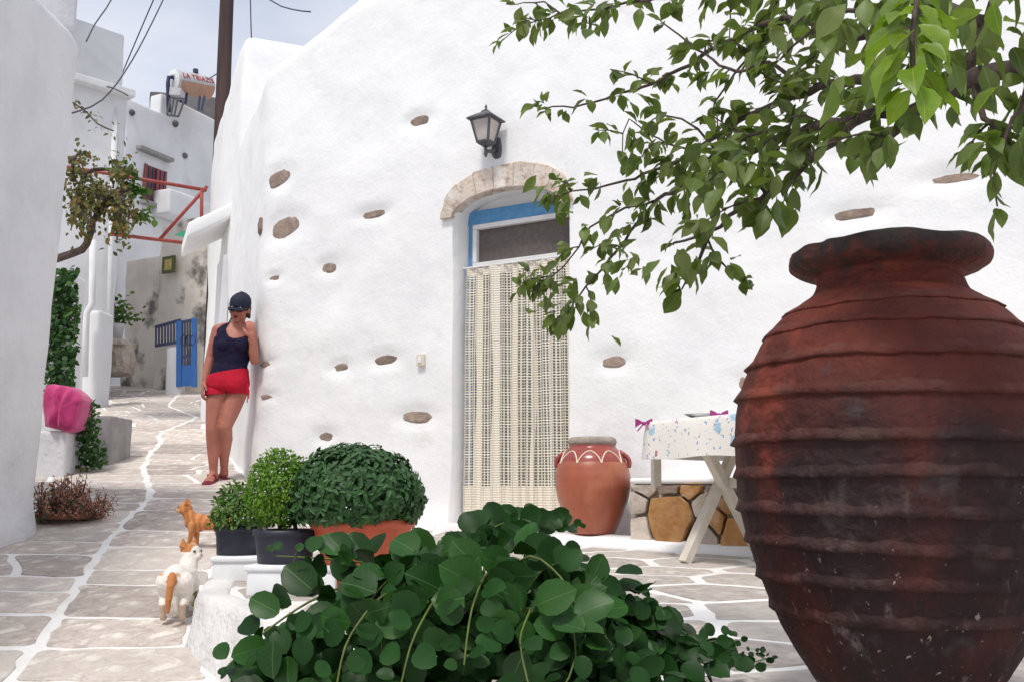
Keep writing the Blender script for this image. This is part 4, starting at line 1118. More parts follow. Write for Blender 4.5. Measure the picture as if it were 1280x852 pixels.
# ------------------------------------------------------------------ fruit tree reaching in from the right
def fruit_tree():
    base = V((2.25, 1.15, tz(1.15)))
    root = thing('fruit_tree', base, 'leafy fruit tree branches with oval green leaves reaching over the terrace', 'tree')
    fork = V((1.75, 1.2, 1.02))
    mb = MB(); tp_ = path_pts([base - V((0, 0, .1)), base + V((-.05, .02, .4)), base + V((-.2, .05, .75)), fork, V((1.70, 1.22, 1.5)), V((1.9, 1.1, 2.2))], .08)
    mb.tube([p + rv(.008) for p in tp_], [lerp(.085, .03, i / (len(tp_) - 1)) for i in range(len(tp_))], 12); mb.build('trunk', M['bark'], root, smooth=True)
    B = []   # control points (px, py, Y), start radius, end radius, leaf spacing
    def br(pts, r0, r1, leafy=1.0, start=0.0): B.append(([at(*p) for p in pts], r0, r1, leafy, start))
    B.append(([fork, at(1420, 60, 1.24), at(1285, 83, 1.32), at(1215, 98, 1.40), at(1180, 118, 1.46), at(1130, 143, 1.55), at(1078, 146, 1.66), at(1017, 197, 1.86), at(960, 245, 2.05), at(912, 271, 2.2), at(888, 290, 2.28), at(842, 304, 2.4)], .026, .003, .75, .42))
    br([(888, 290, 2.28), (872, 325, 2.32), (852, 362, 2.36)], .006, .002, 1.2)
    br([(885, 300, 2.28), (905, 335, 2.26), (927, 352, 2.25)], .003, .0015, 1.0)
    br([(1180, 118, 1.46), (1215, 72, 1.42), (1232, 30, 1.40), (1258, -40, 1.36)], .012, .006, .8)
    br([(1218, 100, 1.40), (1232, 145, 1.38), (1245, 165, 1.37), (1262, 180, 1.36)], .006, .002, 1.0)
    br([(1283, 95, 1.32), (1278, 130, 1.30), (1262, 150, 1.3), (1255, 186, 1.3)], .004, .002, .9)
    br([(1075, 146, 1.66), (1010, 160, 1.9), (965, 176, 2.1), (905, 205, 2.3), (862, 232, 2.45), (822, 252, 2.6), (782, 300, 2.75), (745, 345, 2.85), (712, 382, 2.9), (692, 402, 2.95)], .011, .002, 1.35, .1)
    br([(1080, 100, 1.72), (1010, 115, 1.95), (925, 150, 2.25), (868, 190, 2.45), (815, 215, 2.6), (760, 232, 2.75), (715, 240, 2.85), (690, 246, 2.9)], .010, .002, 1.25, .05)
    br([(822, 252, 2.6), (780, 262, 2.72), (738, 285, 2.82), (715, 320, 2.9), (682, 352, 2.95), (662, 340, 3.0)], .004, .0015, 1.3)
    br([(1180, 30, 1.55), (1070, 45, 1.75), (985, 22, 2.0), (920, 47, 2.2), (862, 80, 2.4), (815, 105, 2.55), (770, 118, 2.7), (728, 132, 2.8), (672, 135, 2.95)], .010, .002, .95, .05)
    br([(1230, 30, 1.40), (1120, -12, 1.7), (1000, -25, 2.0), (880, -8, 2.3), (800, 2, 2.5), (745, 12, 2.65), (700, 17, 2.78), (660, 30, 2.88)], .010, .002, 1.0, .1)
    br([(700, 17, 2.78), (680, 2, 2.82), (645, 6, 2.9)], .003, .0015, 1.1)
    br([(985, 22, 2.0), (940, 68, 2.15), (905, 110, 2.2), (890, 145, 2.25), (925, 165, 2.2)], .004, .0015, 1.1)
    br([(1010, 115, 1.95), (960, 78, 2.05), (920, 90, 2.15), (870, 60, 2.3), (830, 30, 2.4)], .005, .002, 1.0)
    br([(862, 190, 2.4), (815, 170, 2.55), (785, 150, 2.65), (778, 190, 2.68)], .003, .0015, 1.2)
    br([(905, 205, 2.3), (870, 160, 2.3), (835, 145, 2.35), (815, 150, 2.4)], .004, .0015, 1.1)
    br([(1017, 197, 1.86), (985, 165, 1.95), (940, 170, 2.0), (890, 195, 2.1), (850, 235, 2.15)], .005, .002, 1.5)
    br([(1130, 143, 1.55), (1118, 165, 1.54), (1105, 180, 1.55), (1092, 193, 1.56)], .004, .0015, .9)
    br([(1180, 60, 1.45), (1130, 20, 1.5), (1060, 15, 1.6), (1010, 40, 1.75), (975, 75, 1.85)], .006, .002, 1.2)
    br([(1258, -40, 1.36), (1180, -30, 1.4), (1100, -20, 1.5), (1030, -5, 1.6)], .006, .002, 1.1)
    br([(960, 245, 2.05), (935, 220, 2.05), (900, 215, 2.1), (880, 240, 2.15)], .004, .0015, 1.6)
    # unseen upper limbs outside the frame, added to shade the jar
    B.append(([V((1.70, 1.22, 1.5)), V((1.2, 1.5, 1.65)), V((.7, 1.9, 1.75)), V((.2, 2.2, 1.85))], .018, .004, .8, .1))
    B.append(([V((1.75, 1.2, 1.6)), V((1.9, 1.8, 1.8)), V((1.7, 2.4, 1.95)), V((1.3, 2.9, 2.0))], .018, .004, .8, .1))
    specs = []; bmesh_specs = []
    for (c, r0, r1, leafy, start) in B:
        pts = path_pts(c, .035)
        pts = [p + rv(.004) if 0 < i < len(pts) - 1 else p for i, p in enumerate(pts)]
        mb = MB(); mb.tube(pts, [lerp(r0, r1, i / (len(pts) - 1)) for i in range(len(pts))], 7); mb.build('branch', M['bark'], root, smooth=True)
        n = len(pts)
        i = int(n * start)
        for i in range(int(n * start), n):
            if random.random() > .80 * leafy: continue
            p = pts[i]; tdir = (pts[min(i + 1, n - 1)] - pts[max(i - 1, 0)]).normalized()
            side = tdir.cross(rv()).normalized(); tip = p + side * random.uniform(.008, .035)
            for k in range(random.choice((1, 2, 3, 3, 4))):
                d = (side * .6 + tdir * random.uniform(-.1, .7) + rv(.7) + V((0, 0, -.45))).normalized()
                nrm = (V((0, -.35, 1)) + rv(.75)).normalized()
                specs.append((tip + rv(.008), d, nrm, random.uniform(.6, 1.3), random.randrange(4)))
        for _ in range(int(len(pts) * .16 * leafy)):
            i = random.randrange(int(n * start), n); p = pts[i]; tdir = (pts[min(i + 1, n - 1)] - pts[max(i - 1, 0)]).normalized()
            d = (tdir * .6 + rv(.9) + V((-.15, .1, -.1))).normalized(); ln = random.uniform(.06, .16); tp2 = path_pts([p, p + d * ln * .5 + rv(.012), p + d * ln + V((0, 0, -.02))], .02)
            mb = MB(); mb.tube(tp2, [lerp(.0026, .0012, q / (len(tp2) - 1)) for q in range(len(tp2))], 5); mb.build('twig', M['bark'], root)
            for q in tp2[1:]:
                for _k in range(random.choice((1, 2, 2))):
                    specs.append((q + rv(.004), (d * .5 + rv(.9) + V((0, 0, -.4))), V((0, -.35, 1)) + rv(.75), random.uniform(.6, 1.15), random.randrange(4)))
        for k in range(3):
            specs.append((pts[-1], ((pts[-1] - pts[-2]).normalized() + rv(.8)).normalized(), (V((0, -.3, 1)) + rv(.6)), random.uniform(.7, 1.1), random.randrange(4)))
    # bright near sprig of large leaves
    c = at(1140, 60, 1.02); tw = path_pts([at(1150, -30, 1.12), at(1143, 20, 1.05), c, at(1143, 110, 1.02)], .02)
    mb = MB(); mb.tube(tw, .003, 6); mb.build('branch', M['bark'], root, smooth=True)
    rs = random.Random(31)
    for i, p in enumerate(tw[2:]):
        for j in range(4):
            a = i * 2.4 + j * 1.57 + rs.uniform(-.4, .4)
            d = V((math.cos(a), .7 * math.sin(a), rs.uniform(-1.1, .05)))
            nrm = V((-.25 * math.cos(a), -.35, 1)) + V((rs.uniform(-.5, .5), rs.uniform(-.5, .5), 0))
            specs.append((p + V((math.cos(a), .7 * math.sin(a), 0)) * .008, d, nrm, rs.uniform(.75, 1.3), 4 + (i + j) % 2))
    for (cx_, cy_, cd, nn, sp, s0, s1) in ((935, 205, 1.95, 26, 26, 1.0, 1.5), (895, 190, 2.05, 12, 22, .9, 1.3), (700, 388, 2.92, 22, 16, .9, 1.5), (692, 350, 2.96, 16, 14, .9, 1.4), (690, 245, 2.9, 16, 14, .9, 1.4), (860, 330, 2.32, 14, 16, 1.2, 1.7),
                                      (775, 320, 2.7, 26, 20, .8, 1.2), (1090, 10, 1.5, 16, 45, .9, 1.3), (1000, 20, 1.8, 14, 40, .9, 1.3), (745, 25, 2.6, 14, 14, 1.0, 1.5), (960, 260, 2.0, 10, 14, 1.0, 1.5), (1240, 25, 1.3, 16, 30, .9, 1.3), (1245, 180, 1.33, 10, 16, .7, 1.0)):
        for _ in range(nn):
            specs.append((at(random.gauss(cx_, sp), random.gauss(cy_, sp * .7), cd + random.gauss(0, .05)), rv(.9) + V((-.2, 0, -.6)), V((0, -.4, 1)) + rv(.7), random.uniform(s0, s1), random.randrange(4)))
    # low twig leaves near the same spot, half hidden
    for i in range(34):
        p = at(random.uniform(1040, 1270), random.uniform(-25, 110), random.uniform(1.1, 1.5)); specs.append((p, (rv(.8) + V((-.3, 0, -.5))), V((0, -.5, 1)) + rv(.6), random.uniform(.7, 1.2), random.choice((0, 1, 2, 3, 4))))
    geo = [leaf_mesh('ovate', .05, (.028, .025, .023, .030)[i], (.2, .35, .28, .15)[i], (.3, .5, .4, .2)[i], i) for i in range(4)] + [leaf_mesh('ovate', .05, .027, .30, .5, 10 + i) for i in range(2)]
    metas = []
    for i, g_ in enumerate(geo):
        me = bpy.data.meshes.new('leaf'); me.from_pydata(g_[0], [], g_[1]); me.materials.append(M['leaf'] if i < 4 else M['leaf_bright'])
        for p in me.polygons: p.use_smooth = True
        metas.append(me)
    scatter_leaves(root, specs, metas, M['leaf_isl'], 290, 'leaf', geo)
fruit_tree()

# ------------------------------------------------------------------ caper bush spilling over the terrace edge
def caper_bush():
    rb = V((-.02, 1.95, tz(1.95)))
    root = thing('caper_bush', rb, 'trailing caper bush with round dark green leaves spilling over the terrace edge', 'bush')
    specs = []; cen = at(560, 830, 1.9)
    stems = [  # (px,py,Y) tips
        [(560, 800, 1.95), (480, 715, 1.85), (425, 700, 1.80), (345, 694, 1.78)],
        [(560, 800, 1.95), (470, 730, 1.80), (400, 745, 1.72), (330, 790, 1.68), (278, 838, 1.66)],
        [(560, 800, 1.95), (460, 770, 1.70), (380, 800, 1.62), (320, 850, 1.6)],
        [(560, 800, 1.95), (500, 712, 1.9), (470, 698, 1.9), (440, 694, 1.9)],
        [(580, 800, 1.95), (545, 705, 1.85), (520, 680, 1.85)],
        [(580, 800, 1.95), (580, 715, 1.95), (585, 688, 2.0), (605, 665, 2.05), (632, 652, 2.1)],
        [(600, 800, 1.95), (610, 690, 2.1), (650, 655, 2.3), (690, 655, 2.5), (722, 660, 2.65)],
        [(600, 800, 1.95), (640, 715, 1.9), (672, 690, 1.9), (690, 682, 1.92)],
        [(620, 800, 1.95), (680, 710, 1.85), (720, 705, 1.85), (736, 720, 1.85)],
        [(620, 810, 1.95), (700, 730, 1.85), (745, 745, 1.82), (772, 775, 1.82)],
        [(620, 820, 1.95), (720, 770, 1.9), (780, 800, 2.0), (850, 820, 2.15), (905, 832, 2.25), (962, 822, 2.35)],
        [(640, 800, 1.95), (730, 750, 2.0), (790, 790, 2.1), (850, 805, 2.2), (900, 800, 2.3), (925, 800, 2.35)],
        [(600, 830, 1.9), (660, 760, 1.65), (650, 800, 1.55), (662, 860, 1.5)],
        [(580, 830, 1.9), (560, 740, 1.65), (520, 790, 1.52), (500, 860, 1.5)],
        [(600, 830, 1.9), (610, 720, 1.7), (590, 760, 1.56), (580, 830, 1.5)],
        [(560, 830, 1.9), (500, 740, 1.65), (440, 790, 1.55), (420, 860, 1.52)],
        [(620, 830, 1.9), (700, 770, 1.68), (720, 820, 1.6), (700, 865, 1.58)],
        [(600, 800, 1.95), (540, 700, 1.75), (490, 720, 1.66), (455, 760, 1.6)],
        [(600, 800, 1.95), (650, 700, 1.75), (700, 720, 1.68), (735, 790, 1.66)],
        [(640, 800, 1.95), (720, 760, 1.75), (760, 800, 1.72), (790, 840, 1.72)]]
    for si, s in enumerate(stems):
        pts = path_pts([at(*q) for q in s], .02)
        mb = MB(); n = len(pts); mb.tube(pts, [lerp(.0036, .0014, i / (n - 1)) for i in range(n)], 6); mb.build('stem', M['caper_stem'], root, smooth=True)
        for i in range(int(n * .22), n):
            t = i / (n - 1); p = pts[i]; tdir = (pts[min(i + 1, n - 1)] - pts[max(i - 1, 0)]).normalized()
            for sgn in (-1, 1):
                if random.random() > .72: continue
                up = V((0, -.45, 1)); side = tdir.cross(up).normalized() * sgn
                d = (side + V((0, -.2, .35)) + tdir * .3 + rv(.45)).normalized()
                taper = 1 if t < .7 else lerp(1, .45, (t - .7) / .3)
                pet = p + d * .012
                young = t > .88 and si in (0, 5, 6, 7, 10, 11)
                specs.append((pet, d, V((0, -1.0, .35)) + rv(.55), random.uniform(.75, 1.2) * taper * (1.0 if p.y < 2.2 else .85), (4 if young else random.randrange(3))))
    # leaves lying over the mound
    def mound_pt(a, h):
        # a: angle round the mound, h: 0 low .. 1 top; lumpy half ellipsoid
        rx, ry, rz = .42, .36, .335
        x, y_ = math.cos(a) * math.sqrt(1 - h * h * .8), math.sin(a) * math.sqrt(1 - h * h * .8)
        l = 1 + .18 * nz(math.cos(a), math.sin(a), h * 1.5, 2.2)
        return V((.0 + rx * x * l, 1.95 + ry * y_ * l, tz(1.95) - .06 + rz * h * l)), V((x / rx, y_ / ry, h / rz)).normalized()
    for i in range(1500):
        a = random.uniform(math.pi * .9, 2.1 * math.pi); h = random.random() ** .8 * .97
        p, n = mound_pt(a, h)
        # the crest is lower towards either end
        px_ = p.x
        p.z -= .55 * max(0, abs(px_ - .02) - .17) ** 1.25 + (.10 * max(0, -px_ - .02) / .3)
        p += rv(.03) - n * random.uniform(0, .09)
        d = (V((0, 0, -1)) - n * V((0, 0, -1)).dot(n) + rv(.8)).normalized()
        specs.append((p, d, n + V((0, -.5, .1)) + rv(.6), random.uniform(.45, 1.1), random.randrange(3)))
    for i in range(330):
        q = random.random(); xx = lerp(300, 520, q); top_y = lerp(815, 700, q ** .8); yy = lerp(top_y, 870, random.random())
        if random.random() < .35: xx, yy = random.uniform(640, 800), None
        if yy is None: yy = lerp(lerp(735, 815, (xx - 640) / 160), 870, random.random())
        specs.append((at(xx, yy, random.uniform(1.56, 1.85)), V((0, 0, -.5)) + rv(.8), V((0, -1, .4)) + rv(.6), random.uniform(.5, 1.0), random.randrange(3)))
    for i in range(70):
        q = random.random(); xx = lerp(775, 960, q); f = on_terr(xx, lerp(800, 832, min(1, q * 1.6)) + random.uniform(-8, 8))
        specs.append((V((f.x, f.y, tz(f.y) + random.uniform(.012, .055) * (1.2 - .6 * q))), rv(.8) + V((.3, 0, .1)), V((0, -.8, .7)) + rv(.5), random.uniform(.35, .8) * (1.15 - .5 * q), 4 if q > .75 else random.randrange(3)))
    # dried leaf tuft at the crest
    for i in range(5): specs.append((at(612, 662, 1.98) + rv(.012), V((0, -.2, -1)) + rv(.5), V((0, -1, .2)) + rv(.4), .55, 5))
    geo = [leaf_mesh('round', .060, (.055, .050, .046)[i], .16, .28, 20 + i) for i in range(3)] + [leaf_mesh('round', .060, .055, .06, .12, 30)] + [leaf_mesh('round', .042, .034, .08, .2, 40), leaf_mesh('ovate', .05, .03, .3, .4, 41)]
    mats_ = [M['caper']] * 4 + [M['caper_young'], M['dead']]
    metas = []
    for g_, mm in zip(geo, mats_):
        me = bpy.data.meshes.new('leaf'); me.from_pydata(g_[0], [], g_[1]); me.materials.append(mm)
        for p in me.polygons: p.use_smooth = True
        metas.append(me)
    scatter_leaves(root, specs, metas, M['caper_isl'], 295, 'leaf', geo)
    mb = MB()
    for i in range(40):
        a, b = mound_pt(random.uniform(math.pi, 2 * math.pi), random.uniform(.05, .6))[0], None
        a = rb + (a - rb) * .7; mb.tube([a, a + rv(.05), a + rv(.09)], .002, 4)
    mb.build('dry_twigs', M['bark'], root, kind='stuff')
caper_bush()

# ------------------------------------------------------------------ potted plants on white boxes
def foam_box(pxl, pxr, pyb, pyt, dep, ang, label):
    a = on_terr(pxl, pyb); c = on_terr(pxr, pyb); L = c.x - a.x; h = at(pxl, pyt, a.y).z - tz(a.y)
    root_mb = MB(); mid = V(((a.x + c.x) / 2, a.y + dep / 2, tz(a.y)))
    rot = Matrix.Rotation(R(ang), 3, 'Z')
    root = thing('white_box', mid, label, 'box', 'white boxes under the pots')
    root_mb.box(mid + V((0, 0, h / 2 - .01)), (L, dep, h - .02), rot); root_mb.build('body', M['foam'], root, bevel=.012, smooth=True)
    mb = MB(); mb.box(mid + V((0, 0, h - .012)), (L + .015, dep + .015, .024), rot); mb.build('rim', M['foam'], root, bevel=.008, smooth=True)
    return mid, h
b1, h1 = foam_box(262, 345, 728, 695, .26, 4, 'smaller white box under the low bushy herb pot, beside the ginger cat')
b2, h2 = foam_box(309, 425, 747, 706, .26, -6, 'larger white box with rounded corners under the lollipop-clipped herb pot')
def pot(root, c, r0, r1, h, m, rim=.008, lip=.02):
    mb = MB(); mb.lathe([(0.001, 0), (r0, 0), (lerp(r0, r1, .5), h * .5), (r1, h - lip)], c, 36, caps=False); mb.build('pot', m, root, smooth=True)
    mb = MB(); mb.lathe([(r1 - .002, h - lip - .003), (r1 + rim, h - lip), (r1 + rim, h), (r1 - .004, h), (r1 - .008, h - lip * .8)], c, 36, caps=False); mb.build('pot_rim', m, root, smooth=True)
    mb = MB(); mb.lathe([(.001, h - .022), (r1 * .6, h - .02), (r1 - .004, h - .026)], c, 24, fn=lambda a, z, r: 0, caps=False); mb.build('soil', M['soil'], root, smooth=True)
def dome(root, c, rx, rz, n, geo, m, low=-.35, lump=.12, scale=(.8, 1.25), depth=.25, droop=.5, ry=None, cluster=1):
    mb = MB(); ry = ry or rx
    for i in range(n):
        h = random.uniform(low, 1); a = random.uniform(0, 2 * math.pi); s = math.sqrt(max(0, 1 - h * h))
        dv = V((s * math.cos(a), s * math.sin(a), h)); l = 1 + lump * nz(dv.x, dv.y, dv.z, 2.6) + .06 * nz(dv.x, dv.y, dv.z, 7)
        k = l * (1 - depth * random.random() ** 2.2)
        p = c + V((dv.x * rx, dv.y * ry, dv.z * rz)) * k; nrm = V((dv.x / rx, dv.y / ry, dv.z / rz)).normalized()
        for q in range(cluster):
            a2 = 2 * math.pi * q / cluster + random.uniform(-.4, .4); t1 = nrm.cross(V((.3, .2, .9))).normalized(); t2 = nrm.cross(t1)
            d = (t1 * math.cos(a2) + t2 * math.sin(a2) + nrm * .35 + V((0, 0, -droop)) + rv(.35)).normalized() if cluster > 1 else (nrm * .7 + V((0, 0, -droop)) + rv(.75)).normalized()
            b = basis(d, nrm + V((0, 0, .3)) + rv(.4)) * random.uniform(*scale)
            mb.add([b @ V(v) + p for v in geo[0]], geo[1])
    return mb.build('foliage', m, root, smooth=False, kind='stuff')
# low herb in dark pot
c = b1 + V((-.01, 0, h1)); k = c.y / F
c.x = at(297, 690, c.y).x
r1_ = 27 * k
root = thing('potted_herb', c, 'low bushy green herb in a dark blue pot on the smaller white box', 'potted plant', 'potted herbs on the terrace edge')
pot(root, c, r1_ * .92, r1_, at(297, 657, c.y).z - c.z, M['pot_black'])
ph = at(297, 657, c.y).z - c.z
dome(root, c + V((0, 0, ph + .02)), 34 * k, 46 * k, 1500, leaf_mesh('lance', .022, .012, .2, .2, 50), M['basil_mid'], low=-.1, lump=.2, depth=.55)
# lollipop herb
c = b2 + V((0, 0, h2)); c.x = at(356, 700, c.y).x; k = c.y / F; r1_ = 37 * k
root = thing('potted_herb', c, 'tall lime green rounded herb on bare stems in a dark pot', 'potted plant', 'potted herbs on the terrace edge')
ph = at(356, 661, c.y).z - c.z
pot(root, c, r1_ * .88, r1_, ph, M['pot_black'])
dc = V((at(350, 608, c.y).x, c.y, at(350, 610, c.y).z))
for sx_, tx in ((333, 338), (372, 366), (352, 350)):
    p0 = V((at(sx_, 660, c.y).x, c.y - .02, c.z + ph - .03)); p1 = V((at(tx, 610, c.y).x, c.y, dc.z))
    mb = MB(); mb.tube([p0, p0.lerp(p1, .5) + rv(.005), p1], [.009, .008, .006], 8); mb.build('stem', M['tablewood'] if sx_ == 333 else M['bark'], root, smooth=True)
dome(root, dc, 40 * k, 46 * k, 5200, leaf_mesh('lance', .015, .0085, .2, .2, 51), M['basil_lime'], low=-.95, lump=.16, depth=.5, droop=.35)
# big dark basil in orange pot
c = on_terr(452, 742); c.z = tz(c.y); k = c.y / F
root = thing('potted_herb', c, 'large dark green dome of basil in an orange pot', 'potted plant', 'potted herbs on the terrace edge')
ph = at(452, 648, c.y).z - c.z
pot(root, c, 40 * k, 60 * k, ph, M['pot_red'], rim=.012, lip=.035)
dc = V((at(445, 620, c.y).x, c.y, at(445, 620, c.y).z))
dome(root, dc, 80 * k, 63 * k, 1150, leaf_mesh('lance', .036, .017, .25, .25, 52), M['basil_dark'], low=-.46, lump=.10, depth=.22, droop=.3, cluster=4)
mb = MB(); mb.ball(dc, (70 * k, 70 * k, 58 * k), nu=20, nv=12); mb.v = [(x, y, max(z, c.z + ph - .03)) for x, y, z in mb.v]
# small climbing weed on the retaining wall corner
p0 = on_path(244, 790); root = thing('wall_weed', p0, 'thin dry weed climbing the corner of the low retaining wall', 'weed')
pts = path_pts([p0, at(246, 770, p0.y - .02), at(243, 752, p0.y - .02), at(246, 738, p0.y - .02)], .01)
mb = MB(); mb.tube(pts, .003, 5); mb.build('stem', M['bark'], root)
mb = MB(); lg = leaf_mesh('lance', .025, .008, .2, .2, 60)
for p in pts:
    for _ in range(2):
        b = basis(rv() + V((0, 0, .2)), rv()); mb.add([b @ V(v) + p for v in lg[0]], lg[1])
mb.build('leaves', M['autumn'], root, kind='stuff')

# ------------------------------------------------------------------ woman leaning on the corner
def capsule(mb, a, b, ra, rb, n=12):
    a, b = V(a), V(b); d = b - a; L = max(d.length, 1e-5); d = d / L
    pts, rad = [], []
    for t in (-1, -.85, -.5): pts.append(a + d * ra * t); rad.append(ra * math.sqrt(max(0.0004, 1 - t * t)))
    for i in range(5): pts.append(a + d * L * i / 4); rad.append(lerp(ra, rb, i / 4))
    for t in (.5, .85, 1): pts.append(b + d * rb * t); rad.append(rb * math.sqrt(max(0.0004, 1 - t * t)))
    mb.tube(pts, rad, n)
def chain(mb, pts, rad, n=12):
    for i in range(len(pts) - 1): capsule(mb, pts[i], pts[i + 1], rad[i], rad[i + 1], n)
def cut_part(me, keep, off, name, m, parent, planes=(), thick=.004):
    bm = bmesh.new(); bm.from_mesh(me); bm.normal_update()
    for co, no in planes:       # everything on the positive side of the plane goes
        bmesh.ops.bisect_plane(bm, geom=bm.verts[:] + bm.edges[:] + bm.faces[:], plane_co=co, plane_no=no, clear_outer=True)
    bm.normal_update()
    bad = [f for f in bm.faces if not keep(f.calc_center_median())]
    bmesh.ops.delete(bm, geom=bad, context='FACES')
    bm.normal_update()
    mv = [(v, v.normal.copy()) for v in bm.verts]
    for v, n in mv: v.co += n * (off + .003 * fbm(v.co.x, v.co.y, v.co.z, 14, 2))
    out = bpy.data.meshes.new(name); bm.to_mesh(out); bm.free()
    ob = link(name, out, m, None, smooth=True)
    s = ob.modifiers.new('s', 'SOLIDIFY'); s.thickness = thick; s.offset = -1
    me2 = evaluated(ob); ob.modifiers.clear(); ob.data = me2
    for p in me2.polygons: p.use_smooth = True
    if not me2.materials: me2.materials.append(m)
    ob.parent = parent; ob.matrix_parent_inverse = parent.matrix_world.inverted()
    return ob
def woman():
    foot = on_path(266, 601); YW = foot.y - .06
    k = 1 / (F / (YW * CT))
    def W(px, py, dy=0.0): return at(px, py, YW + dy)
    root = thing('person', foot, 'person in navy tank top, red shorts and dark cap leaning on the house corner', 'person')
    X = V((1, 0, 0)); Yv = V((0, 1, 0))
    def ering(c, hw, hd, tilt=0, n=20, pw=.85):
        ax = V((math.cos(tilt), 0, math.sin(tilt)))
        return [c + ax * (math.copysign(abs(math.cos(2 * math.pi * i / n)) ** pw, math.cos(2 * math.pi * i / n)) * hw) + Yv * (math.copysign(abs(math.sin(2 * math.pi * i / n)) ** pw, math.sin(2 * math.pi * i / n)) * hd) for i in range(n)]
    px = lambda v: v * k
    def torso(mb):
        mb.loft([ering(W(284, 488), px(19), .075, -.06), ering(W(284.5, 484), px(24), .108, -.06), ering(W(285.5, 477), px(25), .112, -.08), ering(W(287, 466), px(22.5), .098, -.1), ering(W(288.5, 455), px(20), .088, -.1),
                 ering(W(290, 444), px(22.5), .098, -.07), ering(W(291, 432), px(23.5), .115, -.05), ering(W(292, 424), px(23), .110, -.05), ering(W(293, 415), px(22), .085, -.05), ering(W(294, 408.5), px(17), .06, -.04), ering(W(296, 404), px(7.5), .048, 0)])
        for sx_ in (-1, 1): mb.ball(W(291.5 + sx_ * 10.5, 431, -.075), (px(9.5), .05, px(9)))
    # arms
    shR, elR, wrR = W(272.5, 413, .01), W(263, 446, .02), W(256, 477, -.03)
    shL, elL, wrL = W(313, 414, .0), W(318.5, 450, -.06), W(315, 423, -.13)
    body = MB(); torso(body)
    chain(body, [W(283, 409.5, .01), shR, elR.lerp(shR, .5) + V((0, 0, 0)), elR], [.045, .051, .046, .038])
    chain(body, [elR, elR.lerp(wrR, .35), wrR], [.038, .039, .025])
    chain(body, [W(304, 409.5, .01), shL, shL.lerp(elL, .5), elL], [.045, .050, .045, .038])
    chain(body, [elL, elL.lerp(wrL, .35), wrL], [.038, .038, .025])
    # hands: palm, four fingers, thumb
    def hand(wr, d, side, nrm, curl, s=1.0):
        d = V(d).normalized(); side = V(side); side = (side - d * side.dot(d)).normalized(); nrm = d.cross(side) if nrm is None else V(nrm).normalized()
        palm = wr + d * .055 * s
        capsule(body, wr, wr + d * .03, .024, .024)
        for q in (-.024, -.008, .008, .024): capsule(body, wr + d * .02 + side * q * .7, wr + d * .085 * s + side * q, .015, .012, 8)
        for q, ln in ((-.028, .055), (-.010, .072), (.009, .078), (.028, .068)):
            p = wr + d * .088 * s + side * q
            for i in range(3):
                a = curl * (i + .6); dd = d * math.cos(a) + nrm * math.sin(a); p2 = p + dd * ln / 3; capsule(body, p, p2, .0098 - .0008 * i, .009 - .0008 * i, 8); p = p2
        p = wr + d * .03 + side * .03; p2 = p + (d * .7 + side * .55 + nrm * .35).normalized() * .036; p3 = p2 + (d * .9 + side * .1 + nrm * .4).normalized() * .03
        capsule(body, p, p2, .013, .0115, 8); capsule(body, p2, p3, .0115, .009, 8)
    hand(wrR, (wrR - elR) + V((.0, -.01, 0)), (.35, -.9, 0), V((.6, .4, 0)), .35)
    hand(wrL, V((-.12, -.1, 1)), (-.85, -.5, 0), V((-.35, .9, .2)), .55)
    # legs
    hipR, kneeR, ankR = W(272, 490, 0), W(265.5, 535, -.03), W(267, 590, .03)
    hipL, kneeL, ankL = W(296, 490, .02), W(281.5, 533, -.05), W(280, 584, .12)
    for hp, kn, an, cx_ in ((hipR, kneeR, ankR, -1), (hipL, kneeL, ankL, 1)):
        chain(body, [hp, hp.lerp(kn, .45), kn], [.086, .075, .054]); chain(body, [kn, kn.lerp(an, .3) + V((0, .018, 0)), kn.lerp(an, .72), an], [.054, .056, .040, .031])
    feet = []
    for an, (tx, ty) in ((ankR, (263, 603.5)), (ankL, (280, 597))):
        g0 = on_path(tx, ty); toe = V((g0.x, g0.y - .05, 0)); toe.z = pz(toe.y) + .030
        heel = V((an.x, an.y + .03, pz(an.y + .03) + .042))
        capsule(body, an, heel + V((0, -.01, .01)), .031, .032); capsule(body, heel, toe.lerp(heel, .35) + V((0, 0, .006)), .030, .029); capsule(body, an.lerp(toe, .25), toe, .028, .018)
        side = (toe - heel).cross(V((0, 0, 1))).normalized()
        for q in (-.030, -.015, 0, .014, .028): capsule(body, toe.lerp(heel, .22) + side * q * .9, toe + side * q + V((0, -.012, -.006)), .013, .0095, 8)
        feet.append((heel, toe, side))
    # neck and head
    hc = W(299.5, 386.5, -.02); face = V((-.10, -.97, -.22)).normalized(); upv = (V((.10, 0, 1)) - face * V((.10, 0, 1)).dot(face)).normalized(); rt_ = face.cross(upv)
    HM = Matrix((rt_, -face, upv)).transposed()      # local x right(picture), y back, z up
    def hp_(x, y, z): return hc + HM @ V((x, y, z))
    capsule(body, W(295, 408, .01), hp_(0, .02, -.08), .052, .047)
    body.ball(hp_(0, .012, .02), (.074, .092, .094), HM, 16, 12); body.ball(hp_(0, -.012, -.045), (.058, .068, .062), HM, 14, 10); body.ball(hp_(0, -.052, -.088), (.026, .022, .018), HM)
    capsule(body, hp_(0, -.082, .012), hp_(0, -.100, -.026), .009, .014, 8)
    for s_ in (-1, 1): body.ball(hp_(s_ * .012, -.090, -.030), (.009, .010, .008), HM); body.ball(hp_(s_ * .075, .012, -.005), (.010, .020, .030), HM); body.ball(hp_(s_ * .038, -.066, -.022), (.022, .016, .02), HM)
    me = remesh(body, .0062, 3, .45)
    ob = link('body', me, M['skin'], root, smooth=True)
    # clothes cut from the body's own surface
    tb = MB(); torso(tb)
